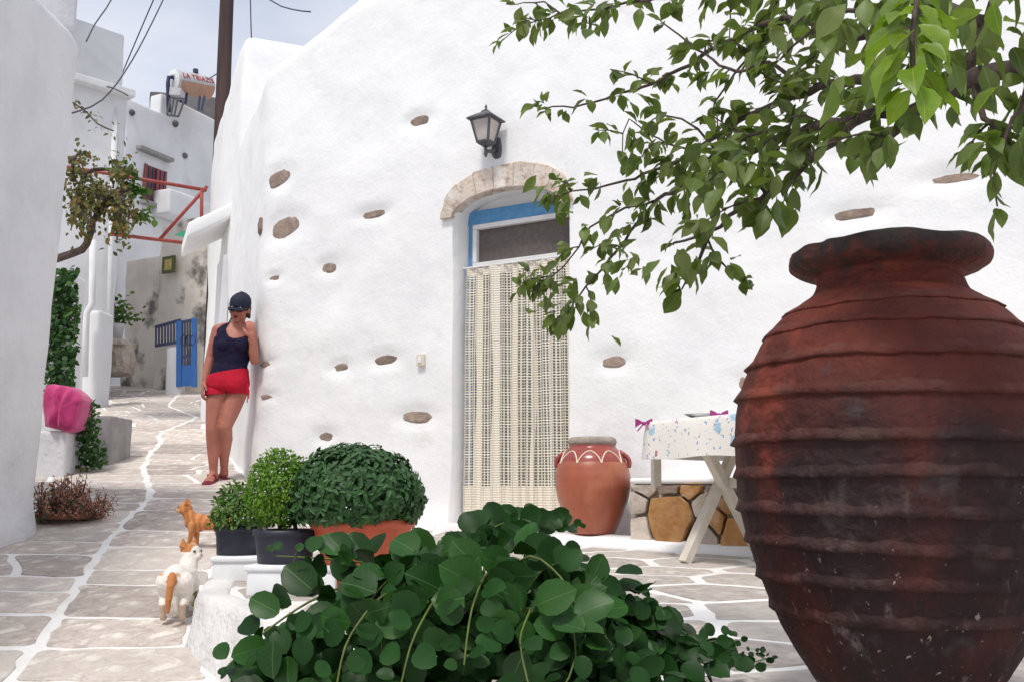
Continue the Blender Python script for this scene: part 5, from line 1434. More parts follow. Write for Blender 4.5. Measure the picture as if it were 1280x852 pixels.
    for hp, kn in ((hipR, kneeR), (hipL, kneeL)): chain(tb, [hp, hp.lerp(kn, .5)], [.088, .080])
    tme = remesh(tb, .007, 4, .5)
    zh0 = W(285, 469).z
    neck = W(295, 411, -.11)
    def keep_top(c):
        if (V((c.x, c.y * .55, c.z)) - V((neck.x, neck.y * .55, neck.z + .01))).length < .088: return False
        for ssx, lim in ((-1, W(274.5, 420).x), (1, W(309.5, 420).x)):
            if ssx * (c.x - lim) > 0 and c.z > W(290, 422).z: return False
        if abs(c.x - W(295, 410).x) < px(7) and c.z > W(290, 414).z: return False
        return True
    cut_part(tme, keep_top, .008, 'tank_top', M['navy'], root, [(W(285, 470), V((.20, 0, -1))), (W(294, 404.5), V((0, 0, 1)))])
    sh = cut_part(tme, lambda c: not (abs(c.x - W(283, 490).x) < .010 and c.z < W(283, 488.5).z), .013, 'shorts', M['red'], root, [(W(285, 465.5), V((-.2, 0, 1))), (W(285, 493), V((.05, 0, -1)))])
    mb = MB(); mb.tube([W(309, 480, -.06), W(310, 492, -.07), W(309, 503, -.07)], .004, 5); mb.tube([W(310, 480, -.06), W(311.5, 488, -.07), W(311, 498, -.07)], .004, 5); mb.build('drawstring', M['red'], sh)
    # cap, hair, sunglasses, lips
    mb = MB(); rings = []
    for zz_, s_ in ((.018, 1.03), (.045, 1.06), (.078, 1.0), (.104, .82), (.122, .52), (.131, .08)):
        rings.append([hp_(math.cos(a) * .079 * s_, .012 + math.sin(a) * .098 * s_, zz_ + .012 * math.sin(a)) for a in [2 * math.pi * i / 24 for i in range(24)]])
    mb.loft(rings); cap = mb.build('cap', M['cap'], root, smooth=True)
    mb = MB(); top_, bot_ = [], []
    arc = [math.pi + math.pi * i / 14 for i in range(15)]
    inner = [hp_(math.cos(a) * .078, .012 + math.sin(a) * .098, .022 + .012 * math.sin(a)) for a in arc]
    outer = [hp_(math.cos(a) * .074, -.01 + math.sin(a) * .145, .014 + .012 * math.sin(a) - .02 * abs(math.cos(a)) ** 2) for a in arc]
    vs = inner + outer + [p + HM @ V((0, 0, .005)) for p in inner + outer]; n = 15
    fs = [(i, i + 1, n + i + 1, n + i) for i in range(n - 1)] + [(2 * n + n + i, 2 * n + n + i + 1, 2 * n + i + 1, 2 * n + i) for i in range(n - 1)] + [(n + i, n + i + 1, 3 * n + i + 1, 3 * n + i) for i in range(n - 1)]
    mb.add(vs, fs); mb.build('brim', M['cap'], cap, smooth=True)
    hb = MB(); hb.ball(hp_(0, .035, .005), (.080, .082, .092), HM, 16, 12)
    for s_ in (-1, 1): capsule(hb, hp_(s_ * .070, .012, .03), hp_(s_ * .070, .03, -.06), .018, .014)
    chain(hb, [hp_(.02, .11, 0), hp_(.062, .075, -.07), hp_(.074, .03, -.125), hp_(.078, .01, -.17)], [.030, .030, .026, .012])
    link('hair', remesh(hb, .006, 3, .5), M['hair'], root, smooth=True)
    gl = MB()
    for s_ in (-1, 1):
        gl.ball(hp_(s_ * .034, -.083, .004), (.031, .010, .021), HM, 14, 10); gl.bar(hp_(s_ * .062, -.075, .010), hp_(s_ * .078, .01, .010), .005, .008)
    gl.bar(hp_(-.012, -.094, .008), hp_(.012, -.094, .008), .006, .008); gl.build('sunglasses', M['shades'], root, smooth=True)
    lp = MB(); lp.ball(hp_(0, -.079, -.054), (.022, .008, .006), HM, 10, 6); lp.ball(hp_(0, -.078, -.062), (.018, .008, .006), HM, 10, 6); lp.build('lips', M['sandal'], root, smooth=True)
    for heel, toe, side in feet:
        mb = MB(); rings = []
        d = (toe - heel).normalized()
        for t, w in ((-.05, .022), (0.0, .032), (.07, .034), (.14, .040), (.19, .040), (.225, .026)):
            p = heel + d * t; z0 = pz(p.y) + .003; rings.append([V((*(p + side * w * a).xy, z0 + b)) for a, b in ((-1, 0), (1, 0), (1, .016), (-1, .016))])
        mb.loft(rings); so = mb.build('sandal', M['sandal'], root, bevel=.003)
        a0 = toe.lerp(heel, .18); st = MB()
        for s_ in (-1, 1): st.tube([a0 + V((0, -.01, .012)), a0.lerp(heel, .28) + side * s_ * .026 + V((0, 0, .030)), a0.lerp(heel, .5) + side * s_ * .036 + V((0, 0, -.012))], .006, 6)
        st.build('strap', M['sandal'], so)
woman()

# ------------------------------------------------------------------ cats
def fur_material(name):
    m = bpy.data.materials.new(name); m.use_nodes = True; t = m.node_tree; N, L = t.nodes, t.links; b = N['Principled BSDF']
    at_ = N.new('ShaderNodeVertexColor'); at_.layer_name = 'Col'; ns = N.new('ShaderNodeTexNoise'); ns.inputs['Scale'].default_value = 90; ns.inputs['Detail'].default_value = 4
    tcn = N.new('ShaderNodeTexCoord'); L.new(tcn.outputs['Object'], ns.inputs['Vector'])
    mr = N.new('ShaderNodeMapRange'); mr.inputs[3].default_value = .75; mr.inputs[4].default_value = 1.2; L.new(ns.outputs['Fac'], mr.inputs[0])
    hs = N.new('ShaderNodeHueSaturation'); L.new(at_.outputs[0], hs.inputs['Color']); L.new(mr.outputs[0], hs.inputs['Value']); L.new(hs.outputs[0], b.inputs['Base Color'])
    b.inputs['Roughness'].default_value = .9; b.inputs['Sheen Weight'].default_value = .25; b.inputs['Specular IOR Level'].default_value = .1
    bn = N.new('ShaderNodeBump'); bn.inputs['Strength'].default_value = .5; bn.inputs['Distance'].default_value = .006; L.new(ns.outputs['Fac'], bn.inputs['Height']); L.new(bn.outputs[0], b.inputs['Normal'])
    return m
M['fur'] = fur_material('cat_fur')
M['eye'] = mat('cat_eye', (.10, .12, .05), rough=.1, spec=.6); M['nose'] = mat('cat_nose', (.42, .17, .15), rough=.5)
def cat_thing(loc, yaw, s, head_yaw, colour, label, tail, neckup=1.0, stride=0.0, head_pitch=0.0):
    loc = V(loc); RZ = Matrix.Rotation(yaw, 3, 'Z')
    root = thing('cat', loc, label, 'cat', 'cats on the path')
    b = MB()
    b.ball((-.105, 0, .168), (.068, .056, .068)); b.ball((.075, 0, .165), (.070, .050, .066)); capsule(b, (-.10, 0, .168), (.08, 0, .168), .054, .054)
    b.ball((.115, 0, .178), (.045, .042, .055))
    nt_ = V((.145, 0, .235 + .03 * neckup)); capsule(b, (.10, 0, .185), nt_, .046, .037)
    hc = nt_ + V((.012, 0, .020)); HM = Matrix.Rotation(head_yaw, 3, 'Z') @ Matrix.Rotation(head_pitch, 3, 'Y')
    hs_ = 1.18; hp_ = lambda x, y, z: hc + HM @ V((x, y, z)) * hs_
    b.ball(hp_(0, 0, 0), (.050, .049, .044), HM); b.ball(hp_(.034, 0, -.012), (.021, .024, .018), HM); b.ball(hp_(.012, .024, -.012), (.026, .024, .023), HM); b.ball(hp_(.012, -.024, -.012), (.026, .024, .023), HM)
    for s_ in (-1, 1):
        b.loft([[hp_(-.012 + .022 * r_ * math.cos(a), s_ * (.025 + .010 * (1 - r_)) + .006 * (r_ if True else 0) * math.sin(a) + .014 * r_ * math.sin(a), .022 + .042 * (1 - r_)) for a in [2 * math.pi * i / 8 for i in range(8)]] for r_ in (1.0, .6, .12)])
        st = stride * s_
        chain(b, [V((.095, s_ * .034, .15)), V((.090 + st * .5, s_ * .034, .085)), V((.098 + st, s_ * .032, .022))], [.030, .019, .0145]); b.ball((.108 + st, s_ * .032, .012), (.022, .0155, .012))
        chain(b, [V((-.115, s_ * .036, .160)), V((-.075 - st * .4, s_ * .042, .105)), V((-.140 - st, s_ * .040, .066)), V((-.128 - st, s_ * .040, .018))], [.046, .030, .017, .0135]); b.ball((-.115 - st, s_ * .040, .012), (.024, .0155, .012))
    chain(b, [V(p) for p in tail], [.017, .016, .014, .009][:len(tail)])
    me = remesh(b, .0042, 3, .5)
    ca = me.color_attributes.new('Col', 'FLOAT_COLOR', 'POINT')
    for i, v in enumerate(me.vertices):
        c = colour(v.co, HM.inverted() @ (v.co - hc)); ca.data[i].color = (*c, 1)
    for v in me.vertices: v.co = RZ @ (v.co * s) + loc
    link('body', me, M['fur'], root, smooth=True)
    def wp(p): return RZ @ (p * s) + loc
    for s_ in (-1, 1):
        mb = MB(); mb.ball(wp(hp_(.034, s_ * .019, .008)), .0068 * s, None, 10, 8); mb.build('eye', M['eye'], root, smooth=True)
    mb = MB(); mb.ball(wp(hp_(.053, 0, -.006)), .005 * s, None, 8, 6); mb.build('nose', M['nose'], root, smooth=True)
ORG, WHT, PAL = (.52, .21, .075), (.84, .78, .71), (.62, .38, .22)
def col_white(p, h):
    if p.x < -.165 and p.z < .22 and abs(p.y) < .026: return ORG
    n = nz(p.x, p.y, p.z, 14)
    if abs(h.x) < .08 and h.z > .006 and h.x < .03 and h.length < .10 and n > -.45: return ORG if n > -.2 else PAL
    if p.x < -.09 and p.z > .19 and n > .1: return PAL
    if p.x < -.06 and p.z < .07: return (.60, .45, .35)
    return WHT
def col_ginger(p, h):
    n = math.sin(p.x * 120 + 4 * nz(p.x, p.y, p.z, 12)); return tuple(c * (1.0 + .22 * n) for c in ORG) if not (h.x > .03 and h.z < 0) else PAL
cp = on_path(213, 783); cp.z = pz(cp.y + .08) + .012
cat_thing(V((cp.x - .005, cp.y + .12, pz(cp.y + .10) + .006)), R(95), .93, R(-118), col_white, 'white cat with orange ears and tail, standing tail-on by the low wall', [(-.155, 0, .195), (-.190, 0, .150), (-.192, .004, .09), (-.185, .006, .045)], .35)
c2 = on_path(246, 686)
cat_thing(V((c2.x + .055, c2.y, pz(c2.y) + .008)), R(184), .80, R(6), col_ginger, 'ginger cat walking out from behind the dark herb pot', [(-.155, 0, .195), (-.20, 0, .21), (-.25, 0, .22), (-.30, 0, .24)], .2, .02)

# ------------------------------------------------------------------ left side of the alley
def leafy(name, root, pts, geo, m, sc=(.7, 1.2), down=.4, up=V((0, -.6, .8))):
    mb = MB()
    for p in pts:
        b = basis(rv() + V((0, 0, -down)), up + rv(.7)) * random.uniform(*sc); mb.add([b @ V(v) + V(p) for v in geo[0]], geo[1])
    return mb.build(name, m, root, kind='stuff')
ivyleaf = leaf_mesh('ovate', .06, .055, .15, .2, 70)
# white block and pink cloth
wb = on_path(66, 596); k = wb.y / F
z_t = at(66, 538, wb.y).z
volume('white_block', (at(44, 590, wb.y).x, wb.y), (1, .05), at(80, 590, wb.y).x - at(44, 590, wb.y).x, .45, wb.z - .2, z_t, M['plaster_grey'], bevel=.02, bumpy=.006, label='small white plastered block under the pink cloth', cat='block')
def pink():
    poly = [(56, 484), (66, 479), (78, 481), (90, 483), (100, 492), (103, 500), (99, 514), (94, 536), (84, 540), (70, 536), (56, 533)]
    n = len(poly); cxp, cyp = 78, 510; mb = MB(); rings = []
    for off, sc_ in ((.34, .55), (.30, .85), (.18, .98), (.05, 1.0), (-.02, .97), (-.05, .80), (-.065, .5), (-.07, .2)):
        ring = []
        for i in range(n * 4):
            a, b = poly[i // 4], poly[(i // 4 + 1) % n]; q = (i % 4) / 4; x, y = lerp(a[0], b[0], q), lerp(a[1], b[1], q)
            x, y = cxp + (x - cxp) * sc_, cyp + (y - cyp) * sc_
            p = at(x, y, wb.y); fold = .022 * math.sin(x * .45 + .12 * y + 1.5 * nz(x * .05, y * .05, 1)) + .014 * nz(x * .12, y * .12, 3)
            ring.append(p + V((0, off + fold * (1 if sc_ > .1 else 0), 0)))
        rings.append(ring)
    mb.loft(rings); mb.build('pink_cloth', M['pinkcloth'], smooth=True, label='bright pink cloth bundle heaped on a white block by the ivy', cat='cloth')
pink()
# grey cement block with ivy in front
gb = on_path(118, 584)
volume('cement_block', (at(106, 580, gb.y).x, gb.y + .1), (1, 0), at(130, 580, gb.y).x - at(106, 580, gb.y).x, .5, gb.z - .2, at(118, 519, gb.y + .1).z, M['greyblock'], bevel=.015, bumpy=.008, label='grey cement block at the alley edge behind the low ivy', cat='block')
root = thing('ivy_bush', on_path(104, 586), 'low green ivy bush growing between the white block and the cement block', 'bush')
lp = []
for i in range(800):
    t = random.random() ** .8; pxx = random.gauss(0, 1)
    py_ = lerp(586, 502, t); pxx = lerp(104, 104, t) + pxx * lerp(13, 7, t) + (8 if t < .4 else 0); lp.append(at(max(82, min(131, pxx)), py_ , gb.y - .22 + random.uniform(-.14, .14)))
leafy('foliage', root, lp, ivyleaf, M['ivy'], (.45, .85))
mb = MB(); mb.tube([on_path(104, 586), at(103, 550, gb.y), at(106, 510, gb.y + .05)], .012, 6); mb.build('stem', M['bark'], root)
# ivy column
iy = 9.0
iw0 = at(60, 340, iy); 
volume('ivy_wall', (at(20, 500, iy + .12).x, iy + .12), (1, .1), at(80, 500, iy + .12).x - at(20, 500, iy + .12).x, .35, .1, at(75, 340, iy + .1).z, M['plaster_grey'], bevel=.03, bumpy=.01, label='narrow plastered wall pier overgrown by the hanging ivy', cat='wall')
root = thing('hanging_ivy', at(78, 500, iy), 'dense dark ivy hanging in a column over the wall pier', 'ivy')
lp = []
for i in range(1500):
    py_ = random.uniform(334, 505); w = 1 - .25 * max(0, (py_ - 430) / 75) + .12 * nz(py_ * .03, 0, 0); pxx = lerp(56, 56 + 40 * w, random.random() ** .9)
    lp.append(at(pxx, py_, iy + random.uniform(-.16, .08)))
leafy('foliage', root, lp, ivyleaf, M['ivy'], (.6, 1.05), .8)
mb = MB(); mb.tube([at(74, 505, iy), at(72, 420, iy + .05), at(76, 345, iy)], .015, 6); mb.build('stem', M['bark'], root)
# dry flower bed by the near house corner
fb = on_path(86, 664); root = thing('dry_flowers', fb, 'clump of dry reddish flowers in a low clay bed at the white house corner', 'plants')
mb = MB(); rings = []
for i in range(9):
    t = i / 8; a, b_ = on_path(44, 664), on_path(128, 610); 
fc = on_path(88, 652)
mb = MB(); mb.lathe([(.001, .015), (.19, .02), (.21, .05), (.18, .055), (.001, .045)], (fc.x - .04, fc.y + .05, fc.z), 26, lambda a, z, r: .02 * nz(math.cos(a), math.sin(a), 1, 2) if r > .1 else 0); mb.build('clay_bed', M['earthpot'], root, smooth=True)
mb = MB()
stems_ = []
for i in range(230):
    x = max(-.24, min(.22, random.gauss(0, .13))); y_ = random.gauss(0, .12); p0 = V((fc.x - .02 + x * .8, fc.y + y_, fc.z + .02)); tip = p0 + V((x * .25 + random.uniform(-.03, .03), random.uniform(-.1, .06), random.uniform(.05, .30) * max(.35, 1 - abs(x) * 2)))
    mb.tube([p0, p0.lerp(tip, .5) + rv(.02), tip], .0018, 4); stems_.append((p0, tip))
mb.build('stems', M['bark'], root, kind='stuff')
lf = leaf_mesh('lance', .03, .012, .2, .2, 80)
leafy('flowers', root, [p0.lerp(t_, random.uniform(.45, 1.05)) + rv(.018) for p0, t_ in stems_ for _ in range(8)], lf, M['dryflower'], (.5, 1.1), 0)
leafy('green_leaves', root, [p0.lerp(t_, random.uniform(.1, .9)) + rv(.02) for p0, t_ in stems_ if p0.x < fc.x - .05 or random.random() < .25 for _ in range(7)], lf, M['ivy'], (.5, 1.1), 0)

# ------------------------------------------------------------------ left house at the bend, with its pillar, pipes and upper floor
K = at(140, 470, 16.2); LD = V((-.69, -.72, 0)).normalized(); LN = V((-LD.y, LD.x, 0))
if LN.x > 0: LN = -LN       # inwards (away from the alley)
zc = at(150, 118, 16.2).z
root = thing('bend_house', K, 'tall off-white house on the left of the alley with a boxy upper floor and drainpipe', 'house')
volume('wall', K, LD, 6.5, 5, .5, zc, M['plaster_far'], root, bevel=.07, inw=LN, bumpy=.03)
K2 = at(158, 110, 16.6); zc2 = at(158, 40, 16.6).z
volume('upper_floor', K2 + LN * .12, LD, 5.5, 4, zc - .3, zc2, M['plaster_far'], root, bevel=.07, inw=LN, bumpy=.03)
mb = MB(); mb.bar(V((*(K - LN * .05 - LD * .05).xy, zc - .02)), V((*(K - LN * .05 + LD * 6.4).xy, zc - .02)), .22, .13); mb.build('cornice', M['plaster_far'], root, bevel=.02)
ku = K + LD * .9
volume('roof_stair', ku + LN * .05, LD, 4, 2, zc2 - .5, zc2 + 4.5, M['plaster_grey'], root, bevel=.08, inw=LN, bumpy=.03)
pl = at(118, 490, 14.6)
volume('pillar', at(100, 500, 14.6), (1, 0), at(120, 500, 14.6).x - at(100, 500, 14.6).x, .5, 1.0, at(118, 388, 14.6).z, M['plaster_far'], root, bevel=.05, bumpy=.02)
for pts in ([(116, 300, 14.4), (115, 380, 14.4), (108, 392, 14.4), (106, 470, 14.4)], [(144, 120, 16.1), (139, 300, 15.9), (136, 440, 15.8)]):
    mb = MB(); mb.tube([at(*p) for p in pts], .05, 8); mb.build('drainpipe', M['plaster_far'], root, smooth=True)
# stone slab table with flowerpot and rubble
sp = on_path(140, 462); root = thing('stone_slab_table', sp, 'rough grey slab on rubble stones carrying the white flowerpot', 'stone table')
Ys = 17.4
zz0 = pz(Ys)
mb = MB(); a, b_ = at(114, 427, Ys), at(162, 430, Ys); mb.bar(a, b_, .7, .10); mb.build('slab', M['palestone'], root, bevel=.03)
for i, (pxx, pyy, w, h) in enumerate(((128, 450, .16, .2), (142, 452, .24, .16), (153, 447, .15, .26), (124, 440, .12, .14), (147, 437, .16, .12), (140, 462, .3, .1))):
    q = at(pxx, pyy, Ys - .05); rs = rough_stone(w, h, .2, i * 2.2, None); rm = Matrix(((1, 0, 0), (0, 0, -1), (0, 1, 0))); rs.v = [tuple(rm @ V(v) + q) for v in rs.v]; rs.build('stone', M['palestone'], root)
pc = at(146, 427, Ys); pc.z += .05
root = thing('flowerpot', pc, 'white pot of leafy yellow-green plant on the rough stone slab', 'potted plant')
mb = MB(); mb.lathe([(.08, 0), (.11, .2), (.125, .21), (.125, .27), (.10, .27)], pc, 20); mb.build('pot', M['plaster_far'], root, smooth=True)
leafy('foliage', root, [pc + V((random.gauss(0, .16), random.gauss(0, .12), .28 + abs(random.gauss(0, .2)))) for _ in range(260)], ivyleaf, M['basil_mid'], (.8, 1.6), -.3)
mb = MB(); mb.tube([pc + V((0, 0, .2)), pc + V((-.05, 0, .5)), pc + V((-.12, 0, .75))], .012, 5); mb.build('stem', M['bark'], root)

# ------------------------------------------------------------------ stained garden wall, sign, gate and railing at the top of the alley
ga, gbb = at(150, 470, 19.8), at(262, 470, 18.4)
gd = V((gbb.x - ga.x, gbb.y - ga.y, 0)); zg = at(150, 326, 19.8).z
volume('garden_wall', ga, gd, gd.length, .5, 1.2, zg, M['mould'], bevel=.05, inw=(.3, 1), bumpy=.05, label='mould-stained cream garden wall closing the top of the alley', cat='wall')
volume('garden_wall', at(193, 470, 18.9) + V((0, -.05, 0)), gd, 2.2, .5, 1.2, at(205, 282, 18.9).z, M['mould'], bevel=.05, inw=(.3, 1), bumpy=.04, label='higher pale wall section behind the yellow sign', cat='wall')
sgc = at(211, 331, 18.5); gdn = gd.normalized(); RG = Matrix((gdn, V((-gdn.y, gdn.x, 0)), V((0, 0, 1)))).transposed()
root = thing('wall_sign', sgc, 'small yellow sign in an olive frame on the stained wall', 'sign')
mb = MB(); mb.box(sgc, (.24, .03, .22), RG); mb.build('plate', M['signyellow'], root)
for dx, dz, w, h in ((0, .135, .33, .05), (0, -.135, .33, .05), (-.14, 0, .05, .22), (.14, 0, .05, .22)):
    mb = MB(); mb.box(sgc + gdn * dx + V((0, 0, dz)), (w, .05, h), RG); mb.build('frame', M['signgreen'], root)
for i in range(3):
    mb = MB(); mb.box(sgc + V((0, 0, .05 - i * .045)) + RG @ V((0, -.018, 0)), (.14 - .03 * (i == 2), .006, .012), RG); mb.build('print_line', M['mortar'], root)
Yg = 17.4
def g_(px, py, dy=0): return at(px, py, Yg + dy)
volume('gate_wall', (g_(206, 470).x, Yg + .02), (1, -.05), g_(226, 470).x - g_(206, 470).x, .25, 1.2, g_(215, 432).z, M['plaster_far'], bevel=.03, bumpy=.015, label='low pale wall under the iron railing beside the blue gate', cat='low wall')
root = thing('iron_railing', g_(208, 430), 'dark iron railing of close bars on the low wall beside the gate', 'railing')
for pa, pb in (((194, 409), (226, 400)), ((194, 432), (226, 427))):
    mb = MB(); mb.bar(g_(*pa), g_(*pb), .04, .05); mb.build('rail', M['irondark'], root)
for i in range(9):
    t = i / 8; mb = MB(); mb.bar(g_(lerp(195, 225, t), lerp(409, 400, t)), g_(lerp(195, 225, t), lerp(432, 427, t)), .025, .025); mb.build('bar', M['irondark'], root)
root = thing('blue_gate', g_(232, 482), 'deep blue metal gate with dark iron bars above a solid panel', 'gate')
mb = MB(); mb.bar(g_(233.5, 456), g_(233.5, 482), g_(243, 470).x - g_(225, 470).x, .04, V((0, 1, 0))); mb.build('panel', M['gateblue'], root)
for pa, pb, w in (((224.5, 402), (224, 483), .09), ((243, 398), (243, 483), .08)):
    mb = MB(); mb.bar(g_(*pa), g_(*pb), w, .07, V((0, 1, 0))); mb.build('post', M['gateblue'], root)
for py in (403, 446):
    mb = MB(); mb.bar(g_(225, py), g_(243, py - 3), .05, .05); mb.build('rail', M['irondark'], root)
for i in range(5):
    xx = 228 + i * 3.2; mb = MB(); mb.bar(g_(xx, 402, -.01), g_(xx, 456, -.01), .028, .028, V((0, 1, 0))); mb.build('bar', M['irondark'], root)
for i in range(3):
    c0 = g_(229 + i * 6, 425, -.03); mb = MB(); mb.tube([c0 + V((math.cos(a) * .045, 0, math.sin(a) * .09)) for a in [2 * math.pi * j / 12 for j in range(13)]], .012, 5); mb.build('scroll', M['irondark'], root)

# ------------------------------------------------------------------ house with the barred window, water heater on its roof
Bp = at(148, 300, 20.4); BD = V((.407, .914, 0)).normalized(); BN = V((-BD.y, BD.x, 0))
zb_ = at(152, 122, 20.5).z
root = thing('window_house', Bp, 'grey-white house with a barred brown window under a stone ledge', 'house')
volume('wall', Bp, BD, 6, 6, 1.5, zb_, M['plaster_far'], root, bevel=.07, inw=BN, bumpy=.04)
volume('parapet', Bp + BD * 1.0 + BN * .01, BD, 5, .35, zb_ - .3, at(193, 118, Bp.y + 1.0).z, M['plaster_far'], root, bevel=.05, inw=BN, bumpy=.02)
def on_b(px, py, off=0):
    return plane_hit(px, py, V((Bp.x, Bp.y, 0)) - BN * off, BN)
RB = Matrix((BD, BN, V((0, 0, 1)))).transposed()
wa, wbb = on_b(180, 230), on_b(204, 230); zw0, zw1 = on_b(180, 250).z, on_b(180, 205).z; wc = (wa + wbb) / 2; ww = (wbb - wa).length
win = MB(); win.box(V((*wc.xy, (zw0 + zw1) / 2)), (ww, .05, zw1 - zw0), RB); wo_ = win.build('window', M['shutter'], root)
for dx in (-.5, .5):
    mb = MB(); mb.box(V((*(wc + BD * ww * dx - BN * .03).xy, (zw0 + zw1) / 2)), (.06, .06, zw1 - zw0), RB); mb.build('window_frame', M['shutter'], wo_)
mb = MB(); mb.box(V((*(wc + BD * ww * .22 - BN * .04).xy, (zw0 + zw1) / 2)), (ww * .45, .04, zw1 - zw0 - .06), RB); mb.build('shutter', M['redpipe'], wo_)
for i in range(5):
    mb = MB(); mb.box(V((*(wc + BD * ww * (-.4 + .2 * i) - BN * .07).xy, (zw0 + zw1) / 2)), (.02, .02, zw1 - zw0 - .08), RB); mb.build('window_bar', M['irondark'], wo_)
for (pa, pb, t_) in (((172, 184), (214, 201), .16), ((178, 252), (208, 262), .14)):
    a, b_ = on_b(*pa, .06), on_b(*pb, .06); b_.z = a.z; mb = MB(); mb.bar(a, b_, t_ * 1.3, .09); mb.build('ledge', M['greyblock'], root, bevel=.02)
for (pxx, pyy, s) in ((165, 141, .07), (219, 155, .08), (231, 195, .07)):
    q = on_b(pxx, pyy, .0); mb = MB(); mb.ball(q, (s, s, s)); mb.build('vent_hole', M['darkstone'], root, smooth=True)
# balcony piece
a, b_ = on_b(213, 252, .25), on_b(252, 238, .25)
volume('balcony', on_b(212, 255, .5), BD, 3.4, .5, on_b(216, 262, .5).z - .1, on_b(216, 236, .5).z, M['plaster_far'], root, bevel=.04, inw=BN, bumpy=.02)
# dark stone wall behind the parapet
volume('roof_wall', at(186, 130, 25) , (1, .25), 4.2, .4, zb_ - .5, at(188, 114, 25).z, M['darkstone'], root, bevel=.04, inw=(-.25, 1), bumpy=.04)
# solar water heater
Yh = 21.6
def h_(px, py, dy=0): return at(px, py, Yh + dy)
root = thing('solar_water_heater', h_(238, 132), 'cylindrical solar water heater tank with red lettering on the roof', 'water heater')
ta, tb_ = h_(217, 101, -.2), h_(262, 110, .5); td = (tb_ - ta).normalized(); rt2 = 15 / F * Yh
mb = MB(); mb.tube([ta, ta + td * .02, tb_ - td * .02, tb_], [rt2 * .9, rt2, rt2, rt2 * .9], 28); tank = mb.build('tank', M['steel'], root, smooth=False)
mb = MB(); mb.tube([ta - td * .035, ta - td * .004], [rt2 * .6, rt2 * .97], 28); mb.build('end_cap', M['white_paint'], root)
mb = MB()                                # lower faded stripe: half shell
side_ = td.cross(V((0, 0, 1))).normalized(); upt = side_.cross(td)
pts = []
for t in (.06, .97):
    for i in range(13):
        a = R(190) + R(160) * i / 12; pts.append(ta.lerp(tb_, t) + (side_ * math.cos(a) + upt * math.sin(a)) * (rt2 + .006))
mb.add(pts, [(i, i + 1, 14 + i, 13 + i) for i in range(12)]); mb.build('stripe', M['tank_low'], root)
cu = bpy.data.curves.new('lettering', 'FONT'); cu.body = 'LA TRIAZIS'; cu.size = .185; cu.extrude = .003; cu.align_x = 'CENTER'; cu.align_y = 'CENTER'
to = bpy.data.objects.new('tmp', cu); col.objects.link(to); tm = evaluated(to); bpy.data.objects.remove(to, do_unlink=True)
sf = -side_ if side_.y > 0 else side_
nrm_ = (sf * .96 + upt * .28).normalized(); up2 = nrm_.cross(td) if nrm_.cross(td).z > 0 else -nrm_.cross(td)
RM = Matrix((td, up2, nrm_)).transposed(); wid = max(v.co.x for v in tm.vertices) - min(v.co.x for v in tm.vertices); scl = (tb_ - ta).length * .84 / wid
lc = ta.lerp(tb_, .52) + nrm_ * (rt2 + .012)
for v in tm.vertices:
    ang = (v.co.y * 1.0) / rt2; base_ = (nrm_ * math.cos(ang) + up2 * math.sin(ang)) * (rt2 + .012 + v.co.z)
    v.co = ta.lerp(tb_, .52) + td * v.co.x * scl + base_
link('lettering', tm, M['redletter'], tank)
for pa, pb in (((229, 113), (226, 128)), ((234, 114), (232, 130)), ((250, 120), (248, 138)), ((256, 120), (252, 138))):
    mb = MB(); mb.bar(h_(*pa), h_(*pb), .04, .04); mb.build('leg', M['irondark'], root)
mb = MB(); mb.tube([h_(217, 97, -.3), h_(211, 97, -.3), h_(210, 104, -.3), h_(211, 140, -.3)], .05, 8); mb.build('pipe', M['irondark'], root, smooth=True)
mb = MB(); mb.tube([h_(244.5, 92, .1), h_(244.5, 87, .1)], [.06, .06], 10); mb.build('valve', M['irondark'], root)
mb = MB(); mb.bar(h_(222, 113, -.25), h_(221, 122, -.25), .3, .25); mb.build('header_box', M['steel'], root)
for pa, pb in (((213, 122), (209, 144)), ((231, 124), (223, 146)), ((209, 144), (223, 146)), ((213, 122), (231, 124)), ((217, 123), (214, 144)), ((222, 124), (218, 145))):
    mb = MB(); mb.bar(h_(*pa, -.5), h_(*pb, -.5), .035, .035); mb.build('panel_frame', M['black_metal'], root)

# ------------------------------------------------------------------ red pipe trellis, gnarled tree, green awning
Yt = 12.8
root = thing('pipe_trellis', at(200, 300, Yt), 'rusty red pipe trellis spanning the alley between the houses', 'trellis')
for pa, pb in (((80, 208), (258, 238)), ((140, 293), (242, 305)), ((200, 299), (259, 233)), ((156, 214), (140, 293)), ((252, 236), (252, 290))):
    mb = MB(); mb.tube([at(*pa, Yt), at(*pb, Yt)], .024, 8); mb.build('pipe', M['redpipe'], root, smooth=True)
Yq = 12.2
tb0 = at(60, 330, Yq)
root = thing('gnarled_tree', V((at(30, 560, Yq).x, Yq, pz(Yq))), 'gnarled dark tree with sparse olive and brown leaves leaning over the alley', 'tree')
g0 = V((at(30, 560, Yq).x, Yq + .1, pz(Yq) - .1))
trunk = path_pts([g0, g0 + V((.02, 0, .9)), at(38, 345, Yq), at(74, 322, Yq), at(103, 313, Yq), at(112, 295, Yq), at(116, 278, Yq), at(127, 262, Yq), at(132, 250, Yq), at(150, 242, Yq), at(168, 236, Yq)], .1)
mb = MB(); mb.tube([p + rv(.012) for p in trunk], [lerp(.085, .03, i / (len(trunk) - 1)) for i in range(len(trunk))], 9); mb.build('trunk', M['bark'], root, smooth=True)
lp = []
